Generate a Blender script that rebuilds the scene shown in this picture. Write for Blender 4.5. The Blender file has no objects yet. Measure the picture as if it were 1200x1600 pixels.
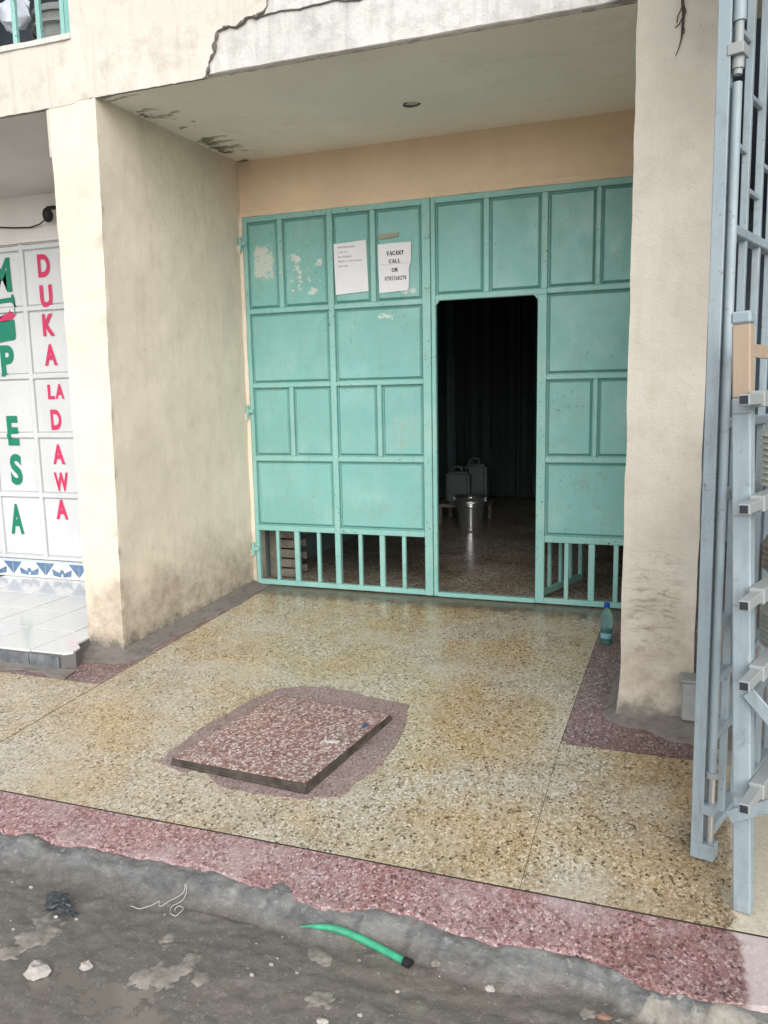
import bpy, bmesh, math, random
from mathutils import Vector, Matrix, noise
R = math.radians
random.seed(7)
scene = bpy.context.scene
COL = scene.collection

# ------------------------------------------------------------------ camera
cam_d = bpy.data.cameras.new('camera')
cam = bpy.data.objects.new('camera', cam_d); COL.objects.link(cam)
scene.camera = cam
cam_d.sensor_fit = 'VERTICAL'; cam_d.sensor_height = 36.0; cam_d.lens = 36.0 * 1221.18 / 1600
cam_d.clip_start = 0.02; cam_d.clip_end = 500
_yaw, _pit, _rol = R(-19.631), R(-8.353), R(-1.082)
_f = Vector((math.sin(_yaw) * math.cos(_pit), math.cos(_yaw) * math.cos(_pit), math.sin(_pit)))
_r0 = Vector((math.cos(_yaw), -math.sin(_yaw), 0)); _u0 = _r0.cross(_f)
_r = math.cos(_rol) * _r0 + math.sin(_rol) * _u0; _u = -math.sin(_rol) * _r0 + math.cos(_rol) * _u0
cam.matrix_world = Matrix(((_r.x, _u.x, -_f.x, 2.808), (_r.y, _u.y, -_f.y, -5.018), (_r.z, _u.z, -_f.z, 1.35), (0, 0, 0, 1)))

# ------------------------------------------------------------------ light: overcast day
SUN_EL, SUN_AZ = R(33), R(156)          # azimuth clockwise from +Y
world = bpy.data.worlds.new('World'); scene.world = world; world.use_nodes = True
wn = world.node_tree; wn.nodes.clear()
wo = wn.nodes.new('ShaderNodeOutputWorld'); wb = wn.nodes.new('ShaderNodeBackground')
ws = wn.nodes.new('ShaderNodeTexSky'); ws.sky_type = 'NISHITA'; ws.sun_disc = False
ws.sun_elevation = SUN_EL; ws.sun_rotation = SUN_AZ; ws.dust_density = 1.5; ws.air_density = 1.0
wh = wn.nodes.new('ShaderNodeHueSaturation'); wh.inputs['Saturation'].default_value = 0.28
wn.links.new(ws.outputs[0], wh.inputs['Color']); wn.links.new(wh.outputs[0], wb.inputs[0])
wb.inputs[1].default_value = 0.15; wn.links.new(wb.outputs[0], wo.inputs[0])
sun_d = bpy.data.lights.new('sun', 'SUN'); sun_d.energy = 1.25; sun_d.angle = R(70); sun_d.color = (1.0, 0.97, 0.93)
sun = bpy.data.objects.new('sun', sun_d); COL.objects.link(sun)
_sd = Vector((math.sin(SUN_AZ) * math.cos(SUN_EL), math.cos(SUN_AZ) * math.cos(SUN_EL), math.sin(SUN_EL)))
sun.rotation_euler = _sd.to_track_quat('Z', 'Y').to_euler(); sun.location = _sd * 20
vs = scene.view_settings
vs.view_transform = 'Standard'; vs.look = 'None'; vs.gamma = 1.0; vs.use_curve_mapping = False; vs.exposure = 0.80

# ------------------------------------------------------------------ material helpers
class NT:
    def __init__(s, name, rough=0.7, spec=0.3, metal=0.0):
        s.m = bpy.data.materials.new(name); s.m.use_nodes = True; s.t = s.m.node_tree
        s.b = s.t.nodes['Principled BSDF']
        s.b.inputs['Roughness'].default_value = rough; s.b.inputs['Specular IOR Level'].default_value = spec
        s.b.inputs['Metallic'].default_value = metal
        g = s.t.nodes.new('ShaderNodeNewGeometry'); s.pos = g.outputs['Position']
        s._sep = None
    def n(s, t, **kw):
        o = s.t.nodes.new(t)
        for k, v in kw.items(): setattr(o, k, v)
        return o
    def lk(s, a, b):
        if isinstance(a, (int, float)): b.default_value = a
        elif isinstance(a, tuple): b.default_value = a if len(a) == 4 or b.type == 'VECTOR' else (*a, 1)
        else: s.t.links.new(a, b)
    def xyz(s):
        if s._sep is None:
            q = s.n('ShaderNodeSeparateXYZ'); s.lk(s.pos, q.inputs[0]); s._sep = q.outputs
        return s._sep
    def map(s, scale=(1, 1, 1), loc=(0, 0, 0), rot=(0, 0, 0)):
        q = s.n('ShaderNodeMapping'); s.lk(s.pos, q.inputs[0]); q.inputs['Scale'].default_value = scale
        q.inputs['Location'].default_value = loc; q.inputs['Rotation'].default_value = rot; return q.outputs[0]
    def noise(s, scale, detail=4, rough=.55, vec=None, dist=0.0):
        q = s.n('ShaderNodeTexNoise'); s.lk(vec if vec is not None else s.pos, q.inputs['Vector'])
        q.inputs['Scale'].default_value = scale; q.inputs['Detail'].default_value = detail
        q.inputs['Roughness'].default_value = rough; q.inputs['Distortion'].default_value = dist; return q.outputs['Fac']
    def vor(s, scale, feature='F1', vec=None, rnd=1.0):
        q = s.n('ShaderNodeTexVoronoi', feature=feature); s.lk(vec if vec is not None else s.pos, q.inputs['Vector'])
        q.inputs['Scale'].default_value = scale; q.inputs['Randomness'].default_value = rnd; return q.outputs
    def ramp(s, f, stops, const=False):
        q = s.n('ShaderNodeValToRGB'); s.lk(f, q.inputs[0]); e = q.color_ramp.elements
        if const: q.color_ramp.interpolation = 'CONSTANT'
        while len(e) < len(stops): e.new(0.5)
        for i, (p, c) in enumerate(stops):
            e[i].position = p; e[i].color = (c, c, c, 1) if isinstance(c, (int, float)) else (*c, 1)
        return q.outputs[0]
    def mix(s, f, a, b, mode='MIX'):
        q = s.n('ShaderNodeMix', data_type='RGBA', blend_type=mode); q.clamp_factor = True
        s.lk(f, q.inputs[0]); s.lk(a, q.inputs[6]); s.lk(b, q.inputs[7]); return q.outputs[2]
    def math(s, op, a, b=0.0, c=None):
        q = s.n('ShaderNodeMath', operation=op); s.lk(a, q.inputs[0]); s.lk(b, q.inputs[1])
        if c is not None: s.lk(c, q.inputs[2])
        return q.outputs[0]
    def step(s, v, a, b):
        q = s.n('ShaderNodeMapRange', interpolation_type='SMOOTHSTEP'); s.lk(v, q.inputs[0])
        q.inputs[1].default_value = a; q.inputs[2].default_value = b; return q.outputs[0]
    def bump(s, h, strength=.3, dist=.01, nrm=None):
        q = s.n('ShaderNodeBump'); q.inputs['Strength'].default_value = strength; q.inputs['Distance'].default_value = dist
        s.lk(h, q.inputs['Height'])
        if nrm is not None: s.lk(nrm, q.inputs['Normal'])
        return q.outputs[0]
    def out(s, col=None, rough=None, nrm=None):
        if col is not None: s.lk(col, s.b.inputs['Base Color'])
        if rough is not None: s.lk(rough, s.b.inputs['Roughness'])
        if nrm is not None: s.lk(nrm, s.b.inputs['Normal'])
        return s.m
def sc(c, k): return tuple(min(1, v * k) for v in c)

def m_plaster(name, base, stain=(.36, .31, .24), grime=0.26, base_dirt=True, bumpy=.35, spots=True, rough=.85, scuffs=False):
    t = NT(name, rough, .2)
    c = t.mix(t.ramp(t.noise(1.7, 5), [(.35, 0), (.7, 1)]), base, sc(base, .86))
    c = t.mix(t.math('MULTIPLY', t.ramp(t.noise(9, 6, .65), [(.5, 0), (.78, 1)]), grime), c, stain)
    st = t.noise(5, 5, .6, t.map((5, 5, .35)))
    c = t.mix(t.math('MULTIPLY', t.ramp(st, [(.52, 0), (.75, 1)]), grime * .7), c, sc(stain, 1.2))
    if spots:
        c = t.mix(t.math('MULTIPLY', t.ramp(t.noise(38, 3, .7), [(.68, 0), (.74, 1)]), .55), c, sc(stain, .75))
    if base_dirt:
        z = t.xyz()[2]
        h = t.math('ADD', z, t.math('MULTIPLY', t.noise(3.2, 6, .65), -1.0))
        d = t.math('MULTIPLY', t.step(h, .05, -.42), t.ramp(t.noise(14, 6, .7), [(.3, .35), (.65, 1)]))
        c = t.mix(t.math('MULTIPLY', d, .8), c, (.27, .215, .155))
        d2 = t.step(t.math('ADD', z, t.math('MULTIPLY', t.noise(11, 5, .7), -.3)), -.10, -.2)
        c = t.mix(t.math('MULTIPLY', d2, .85), c, (.12, .11, .098))
    if scuffs:
        X, _, Z = t.xyz()
        mk = t.math('MULTIPLY', t.math('MULTIPLY', t.step(X, 2.64, 2.74), t.step(X, 2.95, 2.85)), t.math('MULTIPLY', t.step(Z, .08, .30), t.step(Z, .85, .45)))
        sn = t.noise(14, 7, .7, t.map((.8, 1, 2.6), rot=(0, .5, 0)), .7)
        c = t.mix(t.math('MULTIPLY', t.math('MULTIPLY', mk, t.step(sn, .47, .64)), .7), c, (.22, .19, .15))
        bl = t.noise(4, 6, .65, t.map(loc=(9, 4, 1)))
        c = t.mix(t.math('MULTIPLY', t.step(bl, .48, .70), .45), c, (.47, .42, .36))
    hgt = t.math('ADD', t.math('MULTIPLY', t.noise(7, 4), 1.2), t.math('MULTIPLY', t.noise(85, 4, .6), .35))
    return t.out(c, None, t.bump(hgt, bumpy, .012))

def m_terrazzo(name, matrix, chips, scale=82, stain=None, stain_amt=.5, pale=None, wetdry=False, rough=.42, edgeamt=.55):
    t = NT(name, rough, .45)
    wob = t.n('ShaderNodeVectorMath', operation='ADD')
    nz = t.n('ShaderNodeTexNoise'); t.lk(t.pos, nz.inputs['Vector']); nz.inputs['Scale'].default_value = scale * .8
    mm = t.n('ShaderNodeVectorMath', operation='SCALE'); t.lk(nz.outputs['Color'], mm.inputs[0]); mm.inputs['Scale'].default_value = 1.1 / scale
    t.lk(t.map((1, .8, 1), rot=(0, 0, .4)), wob.inputs[0]); t.lk(mm.outputs[0], wob.inputs[1]); v = wob.outputs[0]
    cell = t.vor(scale, 'F1', v); edge = t.vor(scale, 'DISTANCE_TO_EDGE', v)
    sp = t.n('ShaderNodeSeparateColor'); t.lk(cell['Color'], sp.inputs[0])
    n = len(chips); acc = 0; stops = []
    for w, c in chips: stops.append((acc, c)); acc += w
    ch = t.ramp(sp.outputs[0], stops, True)
    ch = t.mix(t.math('MULTIPLY', sp.outputs[1], .3), ch, (.95, .92, .85), 'MULTIPLY')
    inchip = t.math('MULTIPLY', t.step(edge['Distance'], .04, .13), t.ramp(sp.outputs[2], [(0, .55), (.3, 1)]))
    c = t.mix(inchip, t.mix(edgeamt, ch, matrix), ch)
    fine = t.vor(scale * 2.6, 'F1'); sf = t.n('ShaderNodeSeparateColor'); t.lk(fine['Color'], sf.inputs[0])
    c = t.mix(t.math('MULTIPLY', t.ramp(sf.outputs[0], [(.80, 0), (.82, 1)]), .65), c, sc(matrix, .33))
    if stain:
        c = t.mix(t.math('MULTIPLY', t.ramp(t.noise(1.9, 6, .6, dist=.4), [(.42, 0), (.62, 1)]), stain_amt), c, stain, 'MULTIPLY')
        c = t.mix(t.math('MULTIPLY', t.ramp(t.noise(6.5, 6, .65), [(.5, 0), (.72, 1)]), .45), c, (.55, .5, .45), 'MULTIPLY')
    if pale:
        c = t.mix(t.math('MULTIPLY', t.ramp(t.noise(3.1, 5, .6, t.map(loc=(7, 3, 1))), [(.52, 0), (.70, 1)]), .5), c, pale)
    rg = t.ramp(t.noise(2.3, 5, .6, t.map(loc=(3, 1, 5))), [(.35, rough * .6), (.65, rough * 1.35)])
    if wetdry:
        x, y, _ = t.xyz()
        xx = t.math('ADD', x, t.math('MULTIPLY', t.noise(9, 5, .6), .14))
        dry = t.step(xx, 3.10, 3.13)
        c = t.mix(t.math('MULTIPLY', dry, .72), c, wetdry)
        damp = t.math('MULTIPLY', t.step(xx, 2.55, 3.08), t.math('SUBTRACT', 1.0, dry))
        c = t.mix(t.math('MULTIPLY', damp, t.ramp(t.noise(4, 5), [(.35, .25), (.6, .75)])), c, (.52, .46, .42), 'MULTIPLY')
        # soaked dirt strip along the gate sill and the wall fillets
        yy = t.math('ADD', y, t.math('MULTIPLY', t.noise(8, 5, .65), .35))
        gate = t.step(yy, -.16, .04)
        c = t.mix(t.math('MULTIPLY', gate, .8), c, (.075, .06, .045))
    hg = t.math('ADD', t.math('MULTIPLY', inchip, .15), t.noise(120, 3))
    return t.out(c, rg, t.bump(hg, .18, .002))

def m_paint(name, base, rough=.45, patches=(), chip=(.09, .075, .06), chip_amt=.5, grime=(.33, .30, .24), grime_amt=.45, fade=None, sp=.4, thr=.665):
    t = NT(name, rough, sp)
    c = t.mix(t.ramp(t.noise(2.2, 5), [(.35, 0), (.7, 1)]), base, sc(base, .90))
    if fade: c = t.mix(t.math('MULTIPLY', t.ramp(t.noise(3.7, 6, .6, t.map(loc=(4, 9, 2))), [(.48, 0), (.7, 1)]), .55), c, fade)
    st = t.noise(7, 6, .65, t.map((4, 4, .8)))
    c = t.mix(t.math('MULTIPLY', t.ramp(st, [(.5, 0), (.76, 1)]), grime_amt), c, grime)
    sm = t.noise(16, 7, .75, dist=.6)
    c = t.mix(t.math('MULTIPLY', t.ramp(sm, [(.56, 0), (.72, 1)]), grime_amt * .8), c, sc(grime, .8))
    big = t.ramp(t.noise(1.6, 2, .5, t.map(loc=(2, 0, 6))), [(.42, 0), (.6, 1)])
    ck = t.math('MULTIPLY', t.ramp(t.noise(55, 4, .65), [(thr, 0), (thr + .022, 1)]), big)
    c = t.mix(t.math('MULTIPLY', ck, chip_amt), c, chip)
    for (x0, x1, z0, z1, col, thr, nsc, amt, sd_) in patches:
        X, _, Z = t.xyz(); e = .03
        mk = t.math('MULTIPLY', t.math('MULTIPLY', t.step(X, x0 - e, x0 + e), t.step(X, x1 + e, x1 - e)), t.math('MULTIPLY', t.step(Z, z0 - e, z0 + e), t.step(Z, z1 + e, z1 - e)))
        nn = t.step(t.math('ADD', t.noise(nsc, 8, .72, t.map((1, 1, 1), (sd_, 0, sd_))), t.math('MULTIPLY', mk, .25)), thr + .25, thr + .29)
        c = t.mix(t.math('MULTIPLY', t.math('MULTIPLY', nn, mk), amt), c, col)
    hg = t.math('ADD', t.noise(40, 4), t.math('MULTIPLY', ck, -2.0))
    return t.out(c, t.ramp(t.noise(12, 4), [(.3, rough * .75), (.7, rough * 1.3)]), t.bump(hg, .12, .003))

def m_flat(name, col, rough=.6, metal=0, spec=.3, var=.12, scale=25, bump=.1):
    t = NT(name, rough, spec, metal)
    c = t.mix(t.ramp(t.noise(scale, 5, .6), [(.3, 0), (.7, 1)]), col, sc(col, 1 - var))
    return t.out(c, None, t.bump(t.noise(scale * 4, 3), bump, .003))

M = {}
CREAM = (.765, .68, .56)
M['cream'] = m_plaster('cream_plaster', CREAM)
M['cream_r'] = m_plaster('cream_plaster_pillar', (.60, .555, .475), grime=.34, bumpy=.7, scuffs=True)
M['facade'] = m_plaster('facade_plaster', (.61, .57, .505), stain=(.33, .29, .25), grime=.6, base_dirt=False)
M['concrete'] = m_plaster('bare_white_concrete', (.60, .59, .56), stain=(.22, .215, .20), grime=.6, base_dirt=False, bumpy=.7)
M['peach'] = m_plaster('peach_plaster', (.80, .63, .455), stain=(.58, .43, .29), grime=.3, base_dirt=False, bumpy=.25)
M['greywall'] = m_plaster('grey_wash_plaster', (.72, .70, .665), stain=(.48, .46, .42), grime=.25, base_dirt=False, spots=False)
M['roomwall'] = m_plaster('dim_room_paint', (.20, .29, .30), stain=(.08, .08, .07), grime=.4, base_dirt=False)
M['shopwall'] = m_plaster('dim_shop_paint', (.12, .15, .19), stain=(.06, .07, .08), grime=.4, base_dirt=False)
def ceiling_mat():
    t = NT('peeling_ceiling_paint', .85, .2)
    base = (.89, .85, .78)
    c = t.mix(t.ramp(t.noise(1.5, 4), [(.35, 0), (.7, 1)]), base, sc(base, .9))
    c = t.mix(t.math('MULTIPLY', t.ramp(t.noise(7, 5, .6), [(.56, 0), (.75, 1)]), .35), c, (.62, .60, .52))
    c = t.mix(t.math('MULTIPLY', t.ramp(t.noise(26, 3, .6, t.map((1, 2.2, 1))), [(.70, 0), (.73, 1)]), .6), c, (.24, .23, .19))
    x, y, _ = t.xyz()
    near = t.math('MULTIPLY', t.step(t.math('ADD', x, t.math('MULTIPLY', t.noise(3.0, 3, .5), -.25)), .42, -.10), t.ramp(t.noise(4.2, 2, .5, t.map(loc=(1.3, 2.2, 0))), [(.42, 0), (.52, 1)]))
    pn = t.noise(9, 8, .75, t.map((.55, 1.7, 1), rot=(0, 0, .25)), .5)
    pk = t.step(t.math('ADD', pn, t.math('MULTIPLY', near, .20)), .66, .70)
    pk = t.math('MULTIPLY', pk, near)
    c = t.mix(t.math('MULTIPLY', pk, .9), c, t.mix(t.noise(60, 4, .7), (.075, .07, .05), (.22, .20, .15)))
    return t.out(c, None, t.bump(t.math('ADD', t.noise(30, 5), t.math('MULTIPLY', pk, -2.5)), .35, .006))
M['ceiling'] = ceiling_mat()
CH_CREAM = [(.34, (.47, .415, .32)), (.24, (.57, .525, .445)), (.15, (.38, .315, .215)), (.15, (.68, .65, .58)), (.06, (.24, .185, .12)), (.06, (.085, .066, .048))]
M['terrazzo'] = m_terrazzo('cream_terrazzo', (.37, .305, .205), CH_CREAM, 118, stain=(.96, .82, .56), stain_amt=.8, pale=(.50, .455, .37), wetdry=(.58, .53, .43), rough=.32)
M['wetfloor'] = m_terrazzo('wet_room_terrazzo', (.22, .18, .13), CH_CREAM, 80, stain=(.6, .5, .4), stain_amt=.8, rough=.20)
CH_RED = [(.38, (.34, .225, .225)), (.24, (.43, .325, .325)), (.12, (.58, .49, .48)), (.15, (.25, .13, .13)), (.11, (.11, .075, .075))]
M['red'] = m_terrazzo('red_terrazzo', (.33, .17, .17), CH_RED, 130, stain=(.95, .66, .64), stain_amt=.5, pale=(.48, .41, .41), wetdry=(.55, .49, .48), edgeamt=.5)
CH_PUR = [(.4, (.24, .155, .15)), (.25, (.33, .235, .23)), (.1, (.50, .42, .40)), (.15, (.15, .10, .10)), (.1, (.08, .06, .06))]
M['purple'] = m_terrazzo('purple_terrazzo', (.23, .14, .14), CH_PUR, 110, stain=(.6, .55, .5), stain_amt=.5, wetdry=(.40, .36, .34))
CH_SLAB = [(.26, (.29, .16, .145)), (.30, (.66, .59, .57)), (.20, (.46, .385, .37)), (.14, (.33, .235, .225)), (.10, (.14, .095, .09))]
M['slab'] = m_terrazzo('coarse_red_terrazzo', (.28, .135, .12), CH_SLAB, 92, stain=(.9, .6, .55), stain_amt=.4, edgeamt=.85)
M['mortar'] = m_terrazzo('pink_mortar', (.29, .215, .20), [(.5, (.32, .24, .222)), (.25, (.235, .18, .17)), (.15, (.40, .33, .315)), (.1, (.14, .10, .09))], 150, stain=(.7, .6, .55), stain_amt=.5, edgeamt=.4, rough=.7)
M['fillet'] = m_plaster('dirty_cement', (.21, .19, .17), stain=(.085, .078, .068), grime=.85, base_dirt=False, bumpy=.7)
M['joint'] = m_flat('joint_grime', (.05, .038, .032), .8)
M['teal'] = m_paint('teal_gloss_paint', (.195, .44, .405), .38, fade=(.29, .505, .475), grime=(.23, .33, .285), grime_amt=.5, chip_amt=.95, patches=(
    (.10, .26, 2.17, 2.40, (.56, .57, .52), .42, 24, .85, 1), (.37, .48, 2.06, 2.38, (.58, .60, .55), .52, 20, .9, 3), (.48, .63, 2.03, 2.36, (.58, .60, .55), .55, 16, .9, 5),
    (1.0, 1.13, 1.85, 1.90, (.58, .62, .57), .45, 26, .85, 2), (1.17, 1.28, 2.01, 2.05, (.60, .62, .58), .40, 26, .9, 4), (1.24, 1.29, 1.70, 1.86, (.5, .56, .5), .5, 22, .6, 4),
    (1.08, 1.29, 1.0, 1.25, (.30, .33, .29), .50, 34, .45, 6), (.82, 1.30, .50, .74, (.24, .33, .29), .54, 16, .45, 7), (.14, .58, .58, .78, (.25, .35, .31), .55, 14, .4, 9),
    (2.20, 2.52, .74, .88, (.14, .22, .20), .57, 34, .7, 8), (2.24, 2.46, .62, .84, (.2, .30, .27), .53, 19, .45, 11), (2.2, 2.62, 1.50, 1.75, (.10, .14, .12), .62, 34, .9, 12), (2.15, 2.38, 1.22, 1.40, (.12, .20, .17), .58, 26, .8, 13)))
M['teal_frame'] = m_paint('teal_frame_paint', (.235, .485, .445), .40, fade=(.34, .535, .49), grime=(.29, .34, .28), grime_amt=.5, chip_amt=1.0, chip=(.10, .08, .06), thr=.625)
M['white_shut'] = m_paint('white_shutter_paint', (.60, .615, .62), .45, chip_amt=.1, grime=(.55, .54, .52), grime_amt=.25)
M['grey_steel'] = m_paint('grey_steel_paint', (.285, .35, .385), .45, chip_amt=.85, chip=(.16, .11, .08), grime=(.20, .225, .22), grime_amt=.7, fade=(.36, .42, .45), thr=.635)
M['pale_tube'] = m_paint('pale_grey_tube_paint', (.30, .325, .325), .45, chip_amt=.8, thr=.635, chip=(.2, .13, .09), grime=(.34, .33, .30), grime_amt=.4)
M['tan'] = m_paint('tan_primer', (.40, .305, .225), .75, chip_amt=.3, grime=(.30, .22, .16), grime_amt=.5)
M['tubeshade'] = m_flat('tube_hollow_shade', (.03, .035, .045), .7)
M['tile'] = m_flat('white_glazed_tile', (.66, .665, .66), .12, spec=.5, var=.05, scale=8, bump=.02)
M['grout'] = m_flat('tile_grout', (.15, .145, .14), .9)
M['tileblue'] = m_flat('blue_tile_glaze', (.13, .22, .36), .15, spec=.5, var=.3, scale=30, bump=.02)
M['tilepale'] = m_flat('pale_blue_tile_glaze', (.52, .62, .74), .15, spec=.5, var=.15, scale=30, bump=.02)
M['edgetile'] = m_flat('grimy_edge_tile', (.20, .215, .235), .4, var=.6, scale=14, bump=.2)
M['redpaint'] = m_flat('red_sign_paint', (.60, .045, .13), .5, var=.15)
M['greenpaint'] = m_flat('green_sign_paint', (.015, .21, .13), .5, var=.15)
M['paper'] = m_flat('white_paper', (.72, .73, .76), .9, var=.05, scale=12)
M['paper_torn'] = m_flat('torn_paper_remains', (.60, .62, .57), .9, var=.3, scale=40)
M['ink'] = m_flat('black_ink', (.03, .03, .035), .8)
M['greyink'] = m_flat('faded_ink', (.36, .36, .38), .9)
M['tape'] = m_flat('old_brown_tape', (.30, .30, .22), .5)
M['rustblack'] = m_flat('blackened_iron_edge', (.10, .082, .070), .65, spec=.3, var=.7, scale=18, bump=.4)
M['black'] = m_flat('black_plastic', (.018, .018, .02), .45)
M['crack'] = m_flat('crumbled_plaster_edge', (.20, .185, .165), .95, var=.6, scale=60, bump=.6)
M['crack_shadow'] = m_flat('dark_crack_and_shadow', (.07, .055, .045), .95)
M['wood'] = m_flat('old_grey_wood', (.27, .24, .20), .85, var=.5, scale=18, bump=.4)
M['steel'] = m_flat('polished_steel', (.62, .64, .66), .22, metal=.92, var=.05, scale=10, bump=.02)
M['jerry'] = m_flat('cloudy_plastic', (.15, .175, .18), .45, var=.1)
M['basin_grey'] = m_flat('grey_enamel', (.30, .30, .27), .4, var=.2)
M['basin_pale'] = m_flat('pale_grey_plastic', (.56, .56, .50), .45, var=.15)
M['blockgrey'] = m_flat('grey_painted_box', (.30, .31, .30), .7, var=.3, scale=9, bump=.2)
M['hose'] = m_flat('green_hose_plastic', (.055, .40, .22), .4, spec=.45, var=.45)
M['string'] = m_flat('white_string', (.50, .49, .45), .8)
M['bagblack'] = m_flat('crumpled_dark_plastic', (.045, .055, .06), .35, spec=.5, var=.5, scale=40, bump=.4)
M['stone'] = m_flat('pale_stone', (.47, .44, .40), .85, var=.3, scale=50, bump=.4)
M['smear'] = m_flat('pale_cement_smear', (.31, .29, .25), .7, var=.6, scale=28, bump=.5)
M['brickbit'] = m_flat('broken_brick', (.27, .17, .125), .9, var=.3, scale=50, bump=.4)
M['bluescrap'] = m_flat('blue_scrap', (.05, .10, .22), .6, var=.4)
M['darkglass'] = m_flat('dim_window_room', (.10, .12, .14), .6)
M['cloth'] = m_flat('pale_cloth', (.62, .66, .74), .9, var=.25)
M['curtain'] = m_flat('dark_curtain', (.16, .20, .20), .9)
def street_mat():
    t = NT('wet_muddy_concrete', .6, .4)
    c = t.mix(t.ramp(t.noise(2.6, 7, .65, dist=.5), [(.38, 0), (.62, 1)]), (.155, .139, .117), (.118, .111, .101))
    c = t.mix(t.math('MULTIPLY', t.ramp(t.noise(7, 9, .78, dist=.8), [(.50, 0), (.62, 1)]), .6), c, (.195, .184, .162))
    c = t.mix(t.math('MULTIPLY', t.ramp(t.noise(21, 8, .75, t.map(loc=(5, 1, 0)), .5), [(.56, 0), (.66, 1)]), .5), c, (.085, .08, .072))
    c = t.mix(t.math('MULTIPLY', t.ramp(t.noise(75, 4, .7), [(.62, 0), (.67, 1)]), .7), c, (.30, .285, .25))
    c = t.mix(t.math('MULTIPLY', t.ramp(t.noise(140, 3, .7), [(.62, 0), (.68, 1)]), .35), c, (.06, .056, .05))
    c = t.mix(t.math('MULTIPLY', t.ramp(t.noise(48, 6, .8, t.map((1, 1.6, 1), (3, 7, 0)), .8), [(.575, 0), (.62, 1)]), .65), c, (.27, .255, .222))
    up = t.step(t.math('ADD', t.xyz()[2], t.math('MULTIPLY', t.noise(8, 5, .65), .05)), -.172, -.142)
    f = t.mix(t.ramp(t.noise(13, 9, .75, t.map((.45, 1.6, 1)), .6), [(.40, 0), (.62, 1)]), (.075, .08, .082), (.205, .205, .198))
    f = t.mix(t.math('MULTIPLY', t.ramp(t.noise(34, 6, .75), [(.57, 0), (.64, 1)]), .65), f, (.31, .305, .29))
    c = t.mix(t.math('MULTIPLY', up, .85), c, f)
    rg = t.ramp(t.noise(3.3, 6, .65, t.map(loc=(2, 2, 2))), [(.44, .08), (.58, .50)])
    hg = t.math('ADD', t.noise(22, 9, .75), t.math('MULTIPLY', t.noise(120, 4, .7), .35))
    return t.out(c, rg, t.bump(hg, .5, .009))
M['street'] = street_mat()
def water_mat():
    t = NT('murky_puddle', .10, .5)
    c = t.mix(t.ramp(t.noise(3, 4), [(.35, 0), (.7, 1)]), (.175, .16, .135), (.135, .125, .11))
    return t.out(c, None, t.bump(t.noise(14, 2), .03, .004))
M['water'] = water_mat()
def glass_mat(name, col, rough=.08):
    t = NT(name, rough, .5); t.b.inputs['Transmission Weight'].default_value = .88; t.b.inputs['IOR'].default_value = 1.22
    return t.out(col)
M['pet'] = glass_mat('teal_clear_plastic', (.45, .80, .78))
M['drink'] = glass_mat('deep_teal_liquid', (.012, .20, .21))
M['bluecap'] = m_flat('blue_cap_plastic', (.015, .06, .40), .35)
M['label'] = m_flat('faded_bottle_label', (.20, .42, .50), .5, var=.4, scale=60)

# ------------------------------------------------------------------ mesh helpers
ORG = {}
def tag(o, label=None, cat=None, group=None, kind=None):
    if label: o['label'] = label
    if cat: o['category'] = cat
    if group: o['group'] = group
    if kind: o['kind'] = kind
    return o
def thing(name, loc, label, cat, group=None):
    o = bpy.data.objects.new(name, None); COL.objects.link(o); o.location = loc; o.empty_display_size = .1
    ORG[o] = Vector(loc); return tag(o, label, cat, group)
def obj(name, bm, mat, parent=None, smooth=False, org=None):
    """bm is in world coordinates"""
    if parent is not None: o0 = ORG[parent]
    else: o0 = Vector(org) if org is not None else Vector((0, 0, 0))
    for v in bm.verts: v.co -= o0
    me = bpy.data.meshes.new(name); bm.to_mesh(me); bm.free()
    if smooth:
        for p in me.polygons: p.use_smooth = True
        me.set_sharp_from_angle(angle=R(48))
    me.materials.append(M[mat] if isinstance(mat, str) else mat)
    o = bpy.data.objects.new(name, me); COL.objects.link(o)
    if parent is not None: o.parent = parent
    else: o.location = o0
    ORG[o] = o0; return o
def box(x0, x1, y0, y1, z0, z1, bev=.003, bm=None, xf=None):
    b = bmesh.new()
    vs_ = [b.verts.new((x, y, z)) for x in (x0, x1) for y in (y0, y1) for z in (z0, z1)]
    for f in ((0, 1, 3, 2), (4, 6, 7, 5), (0, 4, 5, 1), (2, 3, 7, 6), (0, 2, 6, 4), (1, 5, 7, 3)): b.faces.new([vs_[i] for i in f])
    if bev: bmesh.ops.bevel(b, geom=list(b.edges), offset=bev, segments=1, affect='EDGES')
    if xf is not None: bmesh.ops.transform(b, matrix=xf, verts=b.verts)
    bmesh.ops.recalc_face_normals(b, faces=b.faces)
    if bm is None: return b
    me = bpy.data.meshes.new('t'); b.to_mesh(me); b.free(); bm.from_mesh(me); bpy.data.meshes.remove(me); return bm
def join(bm, b):
    me = bpy.data.meshes.new('t'); b.to_mesh(me); b.free(); bm.from_mesh(me); bpy.data.meshes.remove(me); return bm
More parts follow.
